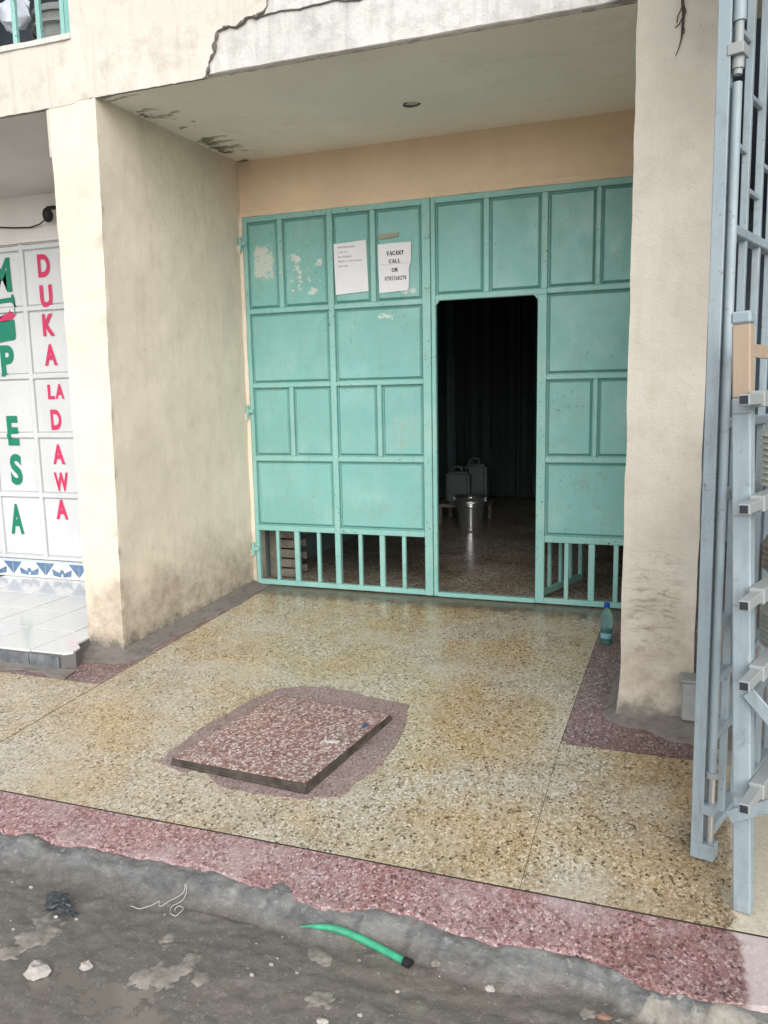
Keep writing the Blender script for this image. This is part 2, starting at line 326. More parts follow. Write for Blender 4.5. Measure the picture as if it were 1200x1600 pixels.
def gridbox(x0, x1, y0, y1, z0, z1, st=.06, amp=.003, warp=None, seed=0.0, fr=6.0):
    nx, ny, nz = (max(1, min(90, round(abs(d) / st))) for d in (x1 - x0, y1 - y0, z1 - z0))
    b = bmesh.new(); V = {}
    def gv(i, j, k):
        if (i, j, k) not in V: V[i, j, k] = b.verts.new((x0 + (x1 - x0) * i / nx, y0 + (y1 - y0) * j / ny, z0 + (z1 - z0) * k / nz))
        return V[i, j, k]
    for i in range(nx):
        for j in range(ny):
            for k in (0, nz): b.faces.new((gv(i, j, k), gv(i + 1, j, k), gv(i + 1, j + 1, k), gv(i, j + 1, k)))
    for i in range(nx):
        for k in range(nz):
            for j in (0, ny): b.faces.new((gv(i, j, k), gv(i + 1, j, k), gv(i + 1, j, k + 1), gv(i, j, k + 1)))
    for j in range(ny):
        for k in range(nz):
            for i in (0, nx): b.faces.new((gv(i, j, k), gv(i, j + 1, k), gv(i, j + 1, k + 1), gv(i, j, k + 1)))
    for v in b.verts:
        c = v.co.copy()
        if warp: v.co = Vector(warp(*c))
        if amp:
            v.co += noise.noise_vector(c * fr + Vector((seed, 0, 0))) * amp + noise.noise_vector(c * fr * 4 + Vector((seed, 9, 0))) * amp * .5
    bmesh.ops.recalc_face_normals(b, faces=b.faces)
    return b
def poly(pts, axis='z', off=0.0, thick=.003, slope=None):
    """filled outline extruded; axis = normal. pts 2-D; off = position of the front/top face"""
    b = bmesh.new()
    def P(u, v, d):
        if axis == 'z': return (u, v, (slope(u, v) if slope else 0) + off - d)
        return (u, off + d, v)
    top = [b.verts.new(P(u, v, 0)) for u, v in pts]; bot = [b.verts.new(P(u, v, thick)) for u, v in pts]
    n = len(pts)
    et = [b.edges.new((top[i], top[(i + 1) % n])) for i in range(n)]
    bmesh.ops.triangle_fill(b, edges=et, use_beauty=True)
    for i in range(n): b.faces.new((top[i], top[(i + 1) % n], bot[(i + 1) % n], bot[i]))
    bmesh.ops.recalc_face_normals(b, faces=b.faces)
    # make the flat face look outwards
    for f in b.faces:
        f.normal_update()
        if axis == 'z' and abs(f.normal.z) > .7 and f.normal.z < 0: f.normal_flip()
        if axis == 'y' and abs(f.normal.y) > .7 and f.normal.y > 0: f.normal_flip()
    return b
def tube(path, rad, seg=8, caps=True):
    b = bmesh.new(); rings = []; n = len(path); pts = [Vector(p) for p in path]
    for i, p in enumerate(pts):
        t = (pts[min(i + 1, n - 1)] - pts[max(i - 1, 0)]).normalized()
        a = t.orthogonal().normalized() if i == 0 else (pa - t * pa.dot(t)).normalized()
        pa = a; c = t.cross(a); r = rad[i] if isinstance(rad, (list, tuple)) else rad
        rings.append([b.verts.new(p + (a * math.cos(2 * math.pi * k / seg) + c * math.sin(2 * math.pi * k / seg)) * r) for k in range(seg)])
    for i in range(n - 1):
        for k in range(seg): b.faces.new((rings[i][k], rings[i][(k + 1) % seg], rings[i + 1][(k + 1) % seg], rings[i + 1][k]))
    if caps: b.faces.new(rings[0]); b.faces.new(rings[-1])
    bmesh.ops.recalc_face_normals(b, faces=b.faces); return b
def lathe(prof, cx, cy, z0, seg=32, cap=True):
    b = bmesh.new(); rings = []
    for r, z in prof: rings.append([b.verts.new((cx + r * math.cos(2 * math.pi * k / seg), cy + r * math.sin(2 * math.pi * k / seg), z0 + z)) for k in range(seg)])
    for i in range(len(rings) - 1):
        for k in range(seg): b.faces.new((rings[i][k], rings[i][(k + 1) % seg], rings[i + 1][(k + 1) % seg], rings[i + 1][k]))
    if cap: b.faces.new(rings[0]); b.faces.new(rings[-1])
    bmesh.ops.recalc_face_normals(b, faces=b.faces); return b
def blob(c, r, seed, sub=2, amp=.35, flat=None):
    b = bmesh.new(); bmesh.ops.create_icosphere(b, subdivisions=sub, radius=1)
    for v in b.verts:
        k = 1 + noise.noise(v.co * 1.6 + Vector((seed * 3.1, 0, 0))) * amp + noise.noise(v.co * 4 + Vector((0, seed, 0))) * amp * .4
        v.co = Vector((v.co.x * k * r[0], v.co.y * k * r[1], v.co.z * k * r[2])) + Vector(c)
    if flat is not None:
        for v in b.verts: v.co.z = max(v.co.z, flat)
    return b
def ragged(pts, n=8, amp=.01, fr=14, seed=0, closed=True):
    out = []; m = len(pts)
    for i in range(m if closed else m - 1):
        a = Vector((*pts[i], 0)); c = Vector((*pts[(i + 1) % m], 0))
        for k in range(n):
            p = a.lerp(c, k / n); q = noise.noise_vector(p * fr + Vector((seed, 0, 0))) * amp + noise.noise_vector(p * fr * 3.3 + Vector((seed, 5, 0))) * amp * .5
            out.append((p.x + q.x, p.y + q.y))
    if not closed: out.append(pts[-1])
    return out
def text_bm(s, x0, x1, z0, z1, bold=.03):
    cu = bpy.data.curves.new('txt', 'FONT'); cu.body = s; cu.size = 1; cu.offset = bold; cu.resolution_u = 4
    o = bpy.data.objects.new('txt', cu); COL.objects.link(o)
    dg = bpy.context.evaluated_depsgraph_get(); me = bpy.data.meshes.new_from_object(o.evaluated_get(dg))
    bpy.data.objects.remove(o); bpy.data.curves.remove(cu)
    b = bmesh.new(); b.from_mesh(me); bpy.data.meshes.remove(me)
    xs = [v.co.x for v in b.verts]; ys = [v.co.y for v in b.verts]
    ax, bx, ay, by = min(xs), max(xs), min(ys), max(ys)
    for v in b.verts: v.co = Vector((x0 + (v.co.x - ax) / (bx - ax) * (x1 - x0), 0, z0 + (v.co.y - ay) / (by - ay) * (z1 - z0)))
    return b
SL = .0411
def fz(x, y): return SL * y          # fall of the pavement towards the street

# ------------------------------------------------------------------ street
EDGE = [(-6, -3.06), (-3, -3.07), (-1, -3.05), (.1, -3.06), (.64, -3.051), (1.05, -3.046), (1.415, -3.027), (1.589, -3.042), (1.715, -3.068), (1.898, -3.094), (2.084, -3.055), (2.158, -3.038), (2.281, -3.069), (2.464, -3.078), (2.632, -3.051), (2.717, -3.073), (2.798, -3.117), (2.889, -3.121), (2.993, -3.12), (3.093, -3.109), (3.5, -3.1), (5, -3.08), (8, -3.07)]
def edge_y(x):
    for (a, ya), (b_, yb) in zip(EDGE, EDGE[1:]):
        if a <= x <= b_: y = ya + (yb - ya) * (x - a) / (b_ - a); break
    else: y = -3.07
    return y + noise.noise(Vector((x * 16, 3, 0))) * .010 + noise.noise(Vector((x * 47, 7, 0))) * .006
def street_z(x, y):
    d = edge_y(x) - y; P = Vector((x, y, 0))
    d = max(d, 0.0)
    w = .095 + noise.noise(P * 2.7 + Vector((3, 0, 0))) * .07
    k = max(0, min(1, d / max(.03, w))); k = k * k * (3 - 2 * k)
    top = fz(x, edge_y(x)) - .020 + noise.noise(P * 6) * .006
    z = top * (1 - k) + -.2 * k
    Q = Vector((x * 5, y * 14, 2)); rid = 1 - abs(noise.noise(Q)) * 2
    z += (noise.noise(P * 9 + Vector((0, 4, 0))) * .013 + max(0, rid) * .010 - .006) * (1 - .7 * k) + noise.noise(P * 25) * .007 * (1 - .35 * k) + noise.noise(P * 62) * .0026 * (1.3 - .7 * k) + noise.noise(P * 130) * .0010
    if k >= 1:
        z += noise.noise(P * 2.2 + Vector((8, 2, 0))) * .008
    z -= .010 * max(0, min(1, (-3.37 - y) / .12))
    return z
def lin(a, b_, n): return [a + (b_ - a) * i / (n - 1) for i in range(n)]
xs = [-90, -40, -18, -9, -5, -3, -1.5, -.6, 0] + lin(.35, 3.6, 420) + [3.9, 4.5, 6, 9, 18, 40, 90]
ys = [-90, -40, -18, -10, -7, -5.5, -4.6, -4.2] + lin(-3.95, -3.0, 160)
b = bmesh.new()
G = [[b.verts.new((x, y, street_z(x, y))) for x in xs] for y in ys]
for j in range(len(ys) - 1):
    for i in range(len(xs) - 1): b.faces.new((G[j][i], G[j][i + 1], G[j + 1][i + 1], G[j + 1][i]))
street = tag(obj('street', b, 'street', smooth=True), kind='structure')
b = poly(ragged([(-.6, -4.6), (3.9, -4.6), (3.9, -3.3), (-.6, -3.3)], 20, .03), 'z', -.2115, .004)
tag(obj('puddle', b, 'water'), kind='structure')

# ------------------------------------------------------------------ pavement, kerb band
b = box(-6, 8, -2.87, -.02, -.30, -.12, 0)
for v in b.verts:
    if v.co.z > -.2: v.co.z = fz(0, v.co.y) - .0015
pavement = tag(obj('pavement', b, 'joint'), kind='structure')
def panel(name, pts, mat, dz=0.0, thick=.03):
    o = obj(name, poly(pts, 'z', dz, thick, fz), mat, pavement); return o
g = .004
panel('terrazzo_panel', [(.134, -2.857), (2.446, -2.857), (2.450, -1.9), (2.495, -.62), (2.525, -.025), (.140, -.025), (.134, -1.89)], 'terrazzo')
panel('terrazzo_panel', [(-6, -2.857), (.127, -2.857), (.128, -1.900), (-6, -1.900)], 'terrazzo')
panel('terrazzo_panel', [(2.448, -2.857), (8, -2.857), (8, -1.905), (2.452, -1.905)], 'terrazzo')
panel('border_strip', [(-6, -1.899 + g), (.130, -1.899 + g), (.136, -.025), (-6, -.025)], 'purple')
panel('border_strip', [(2.449 + g, -1.904 + g), (8, -1.904 + g), (8, -.025), (2.527 + g, -.025), (2.498, -.62)], 'purple')
# red kerb band with the broken front edge
ex = lin(.3, 3.6, 200); pts = [(-6, -2.867), (-6, edge_y(-6))] + [(x, edge_y(x)) for x in lin(-5, .2, 20)] + [(x, edge_y(x)) for x in ex] + [(x, edge_y(x)) for x in lin(3.7, 7.9, 16)] + [(8, -3.07), (8, -2.867)]
b = poly(pts, 'z', 0, .20, fz)
for v in b.verts:                      # worn lip
    if v.co.y < -3.02 and v.co.z > -.16: v.co.z -= .006
tag(obj('kerb', b, 'red'), kind='structure')
# mortar patch round the inspection cover
MP = [(.919, -2.498), (1.08, -2.558), (1.10, -2.50), (1.278, -2.60), (1.425, -2.617), (1.622, -2.591), (1.727, -2.538), (1.792, -2.301), (1.80, -2.021), (1.74, -1.73), (1.463, -1.666), (1.275, -1.621), (1.065, -1.694), (.984, -1.872), (.934, -2.134), (.909, -2.3)]
panel('mortar_patch', ragged(MP, 5, .018, 9, 2), 'mortar', .004, .006)
# dirty cement fillets along the walls
def fillet(name, path, w, h, seed):
    b = bmesh.new(); rows = []
    for i, (x, y, nx, ny, *wk) in enumerate(path):
        row = []
        for k in range(9):
            t = k / 8; P = Vector((x, y, 0)); ww = w * (wk[0] if wk else 1) * (1 + .55 * noise.noise(P * 3 + Vector((seed, 0, 0))) + .25 * noise.noise(P * 12 + Vector((seed, 0, 0))))
            q = (x + nx * ww * t, y + ny * ww * t)
            z = fz(*q) + .0035 + h * (1 - t) ** 2 + noise.noise(Vector((q[0] * 18, q[1] * 18, seed))) * .005 * (1 - t)
            if k == 8: z = fz(*q) - .004
            row.append(b.verts.new((q[0], q[1], z)))
        rows.append(row)
    for a, c in zip(rows, rows[1:]):
        for k in range(8): b.faces.new((a[k], a[k + 1], c[k + 1], c[k]))
    bmesh.ops.recalc_face_normals(b, faces=b.faces)
    if sum(f.normal.z for f in b.faces) < 0:
        for f in b.faces: f.normal_flip()
    return obj(name, b, 'fillet', pavement, True)
fp = [(-.30 + .26 * k / 12, -1.49, 0, -1) for k in range(13)]
fp += [(-.035 + .0 * k, -1.495, math.sin(R(90) * k / 7), -math.cos(R(90) * k / 7)) for k in range(1, 8)]
fp += [(-.03 + .03 * k / 40, -1.47 + 1.45 * k / 40, 1, 0) for k in range(41)]
fillet('cement_fillet', fp, .135, .03, 1)
fillet('cement_fillet', [(-.10 - 1.5 * k / 24, -1.80, 0, -1) for k in range(25)], .085, .012, 5)
fp = [(2.66, -1.1 - .4 * k / 12, -1, 0, .1 + .25 * k / 12) for k in range(13)] + [(2.662, -1.515, -math.cos(R(90) * k / 9), -math.sin(R(90) * k / 9), .35 + .65 * k / 9) for k in range(1, 10)] + [(2.67 + .45 * k / 20, -1.515, 0, -1, 1 + .25 * k / 20) for k in range(21)]
fillet('cement_fillet', fp, .20, .05, 9)

# ------------------------------------------------------------------ building
BL = thing('building', (1.3, -1.4, 0), 'cream plastered building with a deep entrance recess, cracked upper wall and barred upper window', 'building')
def lean_left(x, y, z):
    t = max(0, min(1, (y + 1.5) / 1.5)); zz = z / 2.9
    if x > -.1: x = (1 - t) * (-.026 + .062 * zz) + t * 0.0
    return (x, y, z)
obj('partition_wall', gridbox(-.262, 0, -1.5, .16, -.14, 2.97, .035, .0045, lean_left, 1), 'cream', BL, True)
obj('pillar_collar', gridbox(-.282, -.255, -1.494, -1.2, 2.634, 2.90, .03, .004, None, 2), 'facade', BL, True)
def flare(x, y, z):
    k = max(0, (.22 - z) / .3); k = k * k
    if x < 2.7: x -= .012 * k
    if y < -1.3: y -= .09 * k
    return (x, y, z)
pr = obj('pillar', gridbox(2.664, 2.968, -1.515, .16, -.14, 5.2, .040, .0045, flare, 3), 'cream_r', BL, True)
# upper wall (bare concrete core) with window opening x -1.35..-0.09, z 3.205..4.25
WX0, WX1, WZ0, WZ1 = -1.35, -.09, 3.205, 4.25
def upw(name, x0, x1, z0, z1, y0=-1.488, mat='concrete', seed=0, y1=-1.25):
    return obj(name, gridbox(x0, x1, y0, y1, z0, z1, .05, .004, None, seed, 9), mat, BL, True)
upw('upper_wall', -.085, 2.664, 2.907, 5.2, seed=4, y1=-1.41)
upw('upper_wall', -6, -.085, 2.876, WZ0, seed=4)
upw('upper_wall', -6, WX0, WZ0, 5.2, seed=4)
upw('upper_wall', WX0, -.085, WZ1, 5.2, seed=4)
upw('upper_wall', 2.968, 8, 2.85, 5.2, mat='facade', seed=5)
CRK = [(.681, 2.889), (.70, 2.93), (.715, 2.965), (.735, 3.0), (.742, 3.04), (.762, 3.082), (.80, 3.10), (.86, 3.088), (.90, 3.10), (.93, 3.118), (.968, 3.112), (1.0, 3.125), (1.02, 3.145), (1.03, 3.19), (1.0, 3.26), (1.05, 3.36), (1.4, 3.5), (2.0, 3.62), (2.66, 3.7)]
cr = ragged(CRK, 5, .009, 22, 3, False)
b = poly([(-.088, WZ0 + .001), (-.088, 2.882)] + [(x, 2.886 + .004 * noise.noise(Vector((x * 30, 0, 0)))) for x in lin(-.05, .66, 30)] + cr + [(2.66, 5.19), (-.088, 5.19)], 'y', -1.503, .018)
obj('plaster_coat', b, 'facade', BL)
b = poly([(-5.9, 2.871)] + [(x, 2.872 + .005 * noise.noise(Vector((x * 30, 0, 0)))) for x in lin(-2.5, -.12, 60)] + [(-.0885, 2.876), (-.0885, WZ0 - .005), (-5.9, WZ0 - .005)], 'y', -1.5025, .016)
obj('plaster_coat', b, 'facade', BL)
LEN = ragged([(.985, 3.118), (1.10, 3.118), (1.229, 3.112), (1.36, 3.12), (1.478, 3.098), (1.62, 3.13), (2.0, 3.16), (2.6, 3.2)], 6, .006, 20, 8, False)
b = poly(LEN + [(2.65, 3.6), (1.4, 3.42), (1.1, 3.3), (1.06, 3.2), (1.03, 3.15)], 'y', -1.497, .012)
obj('plaster_coat', b, 'concrete', BL)
# crumbled dark lip along the crack
path = [(x, -1.4985, z) for x, z in cr[:70]]
obj('plaster_crack', tube(path, [.003 + .014 * abs(noise.noise(Vector((x * 22, z * 22, 1)))) for x, _, z in path], 6), 'crack', BL, True)
path = [(x, -1.494, z) for x, z in LEN[:30]]
obj('plaster_crack', tube(path, .004, 6), 'crack', BL, True)
path = [(x, -1.497, 2.8865 + .003 * noise.noise(Vector((x * 25, 2, 0)))) for x in lin(-.03, .70, 40)]
obj('drip_edge', tube(path, [.004 + .004 * abs(noise.noise(Vector((p[0] * 40, 0, 3)))) for p in path], 6), 'crack', BL, True)
path = [(x, -1.486, 2.889 + .003 * noise.noise(Vector((x * 25, 2, 0)))) for x in lin(.69, 2.66, 80)]
obj('drip_edge', tube(path, [.0015 + .0045 * max(0, noise.noise(Vector((p[0] * 20, 0, 3)))) for p in path], 6), 'crack', BL, True)
path = [(x, -1.494, 2.873 + .003 * noise.noise(Vector((x * 25, 2, 0)))) for x in lin(-2.4, -.26, 80)]
obj('drip_edge', tube(path, [.003 + .006 * max(0, noise.noise(Vector((p[0] * 25, 0, 5)))) for p in path], 6), 'crack', BL, True)
# recess ceiling with a broken lamp hole
HX, HY = 1.46, -.666
b = bmesh.new(); cz = lambda y: 2.893 + (y + 1.5) / 1.5 * .074
outer = [(-.02, -1.492)] + [(x, -1.492) for x in lin(.2, 2.5, 8)] + [(2.70, -1.492), (2.70, .02), (-.02, .02)]
hole = [(HX + (.034 + .012 * noise.noise(Vector((math.cos(a) * 2, math.sin(a) * 2, 4)))) * math.cos(a) * 1.25, HY + (.034 + .012 * noise.noise(Vector((math.cos(a) * 2, math.sin(a) * 2, 4)))) * math.sin(a)) for a in lin(0, 2 * math.pi, 25)[:-1]]
es = []
for loop in (outer, hole):
    vv = [b.verts.new((x, y, cz(y))) for x, y in loop]; es += [b.edges.new((vv[i], vv[(i + 1) % len(vv)])) for i in range(len(vv))]
    if loop is hole: hv = vv
bmesh.ops.triangle_fill(b, edges=es, use_beauty=True)
up = [b.verts.new((v.co.x * .7 + HX * .3, v.co.y * .7 + HY * .3, v.co.z + .06)) for v in hv]
for i in range(24): b.faces.new((hv[i], hv[(i + 1) % 24], up[(i + 1) % 24], up[i]))
b.faces.new(up)
bmesh.ops.recalc_face_normals(b, faces=b.faces)
obj('ceiling', b, 'ceiling', BL)
obj('lamp_hole_rim', tube([(HX + 1.25 * (.036 + .012 * noise.noise(Vector((math.cos(a) * 2, math.sin(a) * 2, 4)))) * math.cos(a), HY + (.036 + .012 * noise.noise(Vector((math.cos(a) * 2, math.sin(a) * 2, 4)))) * math.sin(a), cz(HY) - .001) for a in lin(.2, 4.4, 22)], .006, 6), 'crack', BL, True)
obj('ceiling_slab', box(-6, 8, -1.27, .4, 3.03, 3.2, 0), 'greywall', BL)
obj('lintel_wall', gridbox(-.03, 2.70, 0, .16, 2.597, 3.03, .05, .003, None, 6), 'peach', BL, True)
obj('lintel_lip', gridbox(-.01, 2.68, -.016, .02, 2.597, 2.632, .03, .0025, None, 7), 'peach', BL, True)
obj('jamb', gridbox(-.01, .026, -.028, .03, -.02, 2.60, .04, .003, None, 8), 'cream', BL, True)
# room behind the gate
def wallbox(name, x0, x1, y0, y1, z0, z1, mat='roomwall'): return obj(name, box(x0, x1, y0, y1, z0, z1, 0), mat, BL)
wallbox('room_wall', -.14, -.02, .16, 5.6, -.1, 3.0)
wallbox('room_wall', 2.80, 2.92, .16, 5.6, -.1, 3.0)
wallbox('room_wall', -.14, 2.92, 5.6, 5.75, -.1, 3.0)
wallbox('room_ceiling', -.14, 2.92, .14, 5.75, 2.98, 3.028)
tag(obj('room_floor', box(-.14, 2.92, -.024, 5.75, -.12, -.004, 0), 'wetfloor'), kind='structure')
b = bmesh.new(); rows = []
for z in (.02, 2.6): rows.append([b.verts.new((.2 + 2.4 * i / 120, 5.2 + .05 * math.sin(i * .55) + .02 * math.sin(i * 1.3), z)) for i in range(121)])
for i in range(120): b.faces.new((rows[0][i], rows[0][i + 1], rows[1][i + 1], rows[1][i]))
bmesh.ops.solidify(b, geom=b.faces[:], thickness=.004)
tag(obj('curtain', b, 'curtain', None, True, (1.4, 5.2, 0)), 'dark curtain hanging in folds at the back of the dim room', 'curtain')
# left bay: grey wall above shutter, ceiling
obj('bay_wall', gridbox(-6, -.262, -.335, -.18, 2.492, 3.03, .06, .002, None, 12), 'greywall', BL, True)
obj('bay_wall_lip', gridbox(-6, -.262, -.352, -.32, 2.50, 2.56, .05, .002, None, 12), 'greywall', BL, True)
b = box(-6, -.262, -1.47, -.30, 2.84, 2.86, 0)
for v in b.verts: v.co.z += (-.02 if v.co.y > -1 else .034)
obj('bay_ceiling', b, 'greywall', BL)
obj('bay_riser', box(-6, -.262, -.34, -.1, -.12, .163, 0), 'grout', BL)
wallbox('bay_backing', -6, -.262, -.20, -.10, .163, 2.5, 'greywall')
# right bay: dim shop behind the grille
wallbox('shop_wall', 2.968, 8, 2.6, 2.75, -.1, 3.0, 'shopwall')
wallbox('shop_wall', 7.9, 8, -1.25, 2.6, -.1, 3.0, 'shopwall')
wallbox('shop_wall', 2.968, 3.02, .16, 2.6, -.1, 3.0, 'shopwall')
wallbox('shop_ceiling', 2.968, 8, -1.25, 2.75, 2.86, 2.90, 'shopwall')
tag(obj('shop_floor', box(2.968, 8, -.02, 2.75, -.12, -.006, 0), 'purple'), kind='structure')
# upper window: teal frame, bars, sill
win = obj('window', box(WX1 - .052, WX1 - .002, -1.475, -1.40, WZ0 + .003, WZ1, .003), 'teal', BL)
obj('frame', box(WX0 + .002, WX0 + .05, -1.475, -1.40, WZ0 + .003, WZ1, .003), 'teal', win)
obj('frame', box(WX0 + .05, WX1 - .052, -1.475, -1.40, WZ1 - .05, WZ1 - .002, .003), 'teal', win)
for x in (-.163, -.318, -.475, -.63, -.79, -.95, -1.11): obj('bar', box(x - .013, x + .013, -1.47, -1.445, WZ0 + .002, WZ1 - .05, .003), 'teal_frame', win)
obj('sill', gridbox(WX0 - .02, WX1 + .005, -1.512, -1.26, WZ0 - .022, WZ0 + .004, .02, .004, None, 14), 'fillet' if False else 'concrete', win, True)
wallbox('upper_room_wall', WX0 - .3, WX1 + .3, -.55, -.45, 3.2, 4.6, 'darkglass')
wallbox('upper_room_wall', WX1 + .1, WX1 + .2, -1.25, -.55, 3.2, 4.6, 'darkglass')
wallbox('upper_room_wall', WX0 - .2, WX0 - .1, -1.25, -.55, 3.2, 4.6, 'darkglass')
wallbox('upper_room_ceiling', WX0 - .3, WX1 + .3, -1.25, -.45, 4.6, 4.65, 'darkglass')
# dried root hanging out of a crack on the right pillar
rt = obj('dry_root', tube([(2.829, -1.521, 2.95), (2.831, -1.522, 2.85), (2.836, -1.523, 2.80), (2.834, -1.522, 2.75), (2.831, -1.522, 2.715), (2.824, -1.522, 2.685), (2.812, -1.52, 2.655)], [.007, .006, .006, .005, .003, .002, .0015], 6), 'crack_shadow', BL, True)
for q in ([(2.83, 2.83), (2.815, 2.80), (2.812, 2.775)], [(2.835, 2.80), (2.822, 2.77), (2.806, 2.757)], [(2.834, 2.84), (2.845, 2.81), (2.836, 2.79)], [(2.834, 2.76), (2.842, 2.745), (2.838, 2.73)]):
    obj('rootlet', tube([(x, -1.5205, z) for x, z in q], .002, 5), 'crack_shadow', rt, True)

# ------------------------------------------------------------------ pressed steel gate
YF = -.030                                   # front of the frame members
def sheet(x0, x1, z0, z1, seed, y=YF, field=.006, groove=.030, bev=.015, lip=.007, xf=None):
    """pressed panel: groove all round, bevel, slightly dented raised field"""
    b = bmesh.new(); n = 10
    def at(k):
        m = [0, lip, lip + bev][k]; d = [groove, groove, field][k]
        return x0 + m, x1 - m, z0 + m, z1 - m, y + d
    rings = []
    for k in range(2):
        a, c, e, f, d = at(k); rings.append([b.verts.new(q) for q in ((a, d, e), (c, d, e), (c, d, f), (a, d, f))])
    a, c, e, f, d = at(2)
    def dent(u, v):
        P = Vector((u * 3.1, v * 3.1, seed * 1.7)); w = 16 * ((u - a) * (c - u) * (v - e) * (f - v)) / ((c - a) ** 2 * (f - e) ** 2 + 1e-9)
        return noise.noise(P) * .007 * min(1, w * 2) + noise.noise(P * 3) * .0022 * min(1, w * 2)
    F = [[b.verts.new((a + (c - a) * i / n, d + dent(a + (c - a) * i / n, e + (f - e) * j / n), e + (f - e) * j / n)) for i in range(n + 1)] for j in range(n + 1)]
    for j in range(n):
        for i in range(n): b.faces.new((F[j][i], F[j][i + 1], F[j + 1][i + 1], F[j + 1][i]))
    cor = [F[0][0], F[0][n], F[n][n], F[n][0]]
    sides = [F[0], [F[j][n] for j in range(n + 1)], F[n][::-1], [F[j][0] for j in range(n, -1, -1)]]
    for k in range(4):
        b.faces.new((rings[0][k], rings[0][(k + 1) % 4], rings[1][(k + 1) % 4], rings[1][k]))
        s = sides[k]; r0, r1 = rings[1][k], rings[1][(k + 1) % 4]
        b.faces.new([r0, r1] + s[::-1])
    if xf is not None: bmesh.ops.transform(b, matrix=xf, verts=b.verts)
    bmesh.ops.recalc_face_normals(b, faces=b.faces)
    if xf is None:
        for f_ in b.faces:
            f_.normal_update()
        if sum(f_.normal.y * f_.calc_area() for f_ in b.faces) > 0:
            for f_ in b.faces: f_.normal_flip()
    return b
def member(name, parent, x0, x1, z0, z1, y0=YF, y1=.008, mat='teal_frame', xf=None, bev=.0035):
    return obj(name, box(x0, x1, y0, y1, z0, z1, bev, None, xf), mat, parent)
sd = [0]
def sheetp(parent, x0, x1, z0, z1, **k):
    sd[0] += 1; return obj('panel', sheet(x0, x1, z0, z1, sd[0], **k), 'teal', parent)
# left leaf
L = thing('gate_leaf', (.68, 0, 0), 'closed teal steel gate leaf with paper notices, left of the dark doorway', 'gate', None)
member('stile', L, .028, .058, .01, 2.594); member('stile', L, .658, .700, .045, 2.594, YF - .002); member('stile', L, 1.318, 1.374, .006, 2.594, YF - .001)
RZ = [(2.557, 2.594), (1.942, 1.974), (1.431, 1.461), (.914, .950), (.408, .446)]
for k, (z0, z1) in enumerate(RZ):
    member('rail', L, .058, .658, z0, z1); member('rail', L, .700, 1.318, z0, z1)
member('rail', L, .0585, 1.3175, .008, .044, YF - .001)
for x in (.311, .984):
    member('mullion', L, x - .018, x + .018, 1.974, 2.557, YF - .001)
for x in (.357, 1.010): member('mullion', L, x - .016, x + .016, .950, 1.431, YF - .001)
for x0, x1 in ((.058, .293), (.329, .658), (.700, .966), (1.002, 1.318)): sheetp(L, x0, x1, 1.974, 2.557)
for x0, x1 in ((.058, .658), (.700, 1.318)): sheetp(L, x0, x1, 1.461, 1.942); sheetp(L, x0, x1, .446, .914)
for x0, x1 in ((.058, .341), (.373, .658), (.700, .994), (1.026, 1.318)): sheetp(L, x0, x1, .950, 1.431)
for x, w in ((.204, .012), (.358, .019), (.529, .013), (.847, .014), (1.009, .019), (1.167, .014)): member('bar', L, x - w, x + w, .044, .408, YF + .002, .0)
for z in (2.36, 2.05):
    o = obj('weld_stud', lathe([(.004, 0), (.016, .001), (.016, .010), (.010, .014)], 0, 0, 0, 12), 'teal_frame', L, True)
    me = o.data
    for v in me.vertices: v.co = Vector((v.co.x + .68 + 1.352 - .68, -v.co.z - .028 + 0, v.co.y + z)) if False else Vector((1.352 - .68 + (v.co.x + .68), -.029 - v.co.z, z + v.co.y))
for z in (2.417, 1.267, .271):
    h = obj('hinge', tube([(.014, -.047, z - .045), (.014, -.047, z + .045)], .013, 10), 'teal_frame', L, True)
    obj('strap', box(.012, .058, -.05, -.031, z - .012, z + .016, .003), 'teal_frame', h)
    obj('weld', blob((.004, -.046, z - .03), (.016, .014, .03), z, 2, .6), 'cream', h, True)
# right leaf with doorway
Rt = thing('gate_leaf', (2.03, 0, 0), 'teal steel gate leaf with an open wicket doorway, beside the right pillar', 'gate', None)
member('stile', Rt, 1.378, 1.407, .006, 2.594); member('stile', Rt, 2.060, 2.117, .006, 1.958); member('stile', Rt, 2.080, 2.117, 1.992, 2.556, YF - .001); member('stile', Rt, 2.632, 2.662, .006, 2.594)
member('rail', Rt, 1.407, 2.632, 2.557, 2.594, YF + .001); member('rail', Rt, 1.407, 2.117, 1.958, 1.992, YF + .001)
member('threshold', Rt, 1.407, 2.060, .004, .034, YF - .003)
for z0, z1 in ((1.962, 1.994), (1.439, 1.470), (.922, .958), (.409, .452), (.006, .042)): member('rail', Rt, 2.117, 2.632, z0, z1)
for x, w in ((1.739, .017), ): member('mullion', Rt, x - w, x + w, 1.992, 2.557)
for z0, z1 in ((1.994, 2.557), (.958, 1.439)): member('mullion', Rt, 2.404, 2.429, z0, z1, YF + .001)
for x0, x1 in ((1.407, 1.722), (1.756, 2.080)): sheetp(Rt, x0, x1, 1.992, 2.557)
for z0, z1 in ((1.994, 2.557), (.958, 1.439)):
    for x0, x1 in ((2.117, 2.404), (2.429, 2.632)): sheetp(Rt, x0, x1, z0, z1)
for z0, z1 in ((1.470, 1.962), (.452, .922)): sheetp(Rt, 2.117, 2.632, z0, z1)
for x, w in ((2.257, .014), (2.412, .020), (2.56, .015)): member('bar', Rt, x - w, x + w, .042, .409, YF + .002, .0)
for cx_, cz_, s1 in ((1.409, 1.955, 1), (2.058, 1.955, -1)):
    obj('gusset', poly([(cx_, cz_ + .006), (cx_ + s1 * .025, cz_ + .006), (cx_, cz_ - .025)], 'y', YF + .004, .02), 'teal_frame', Rt)
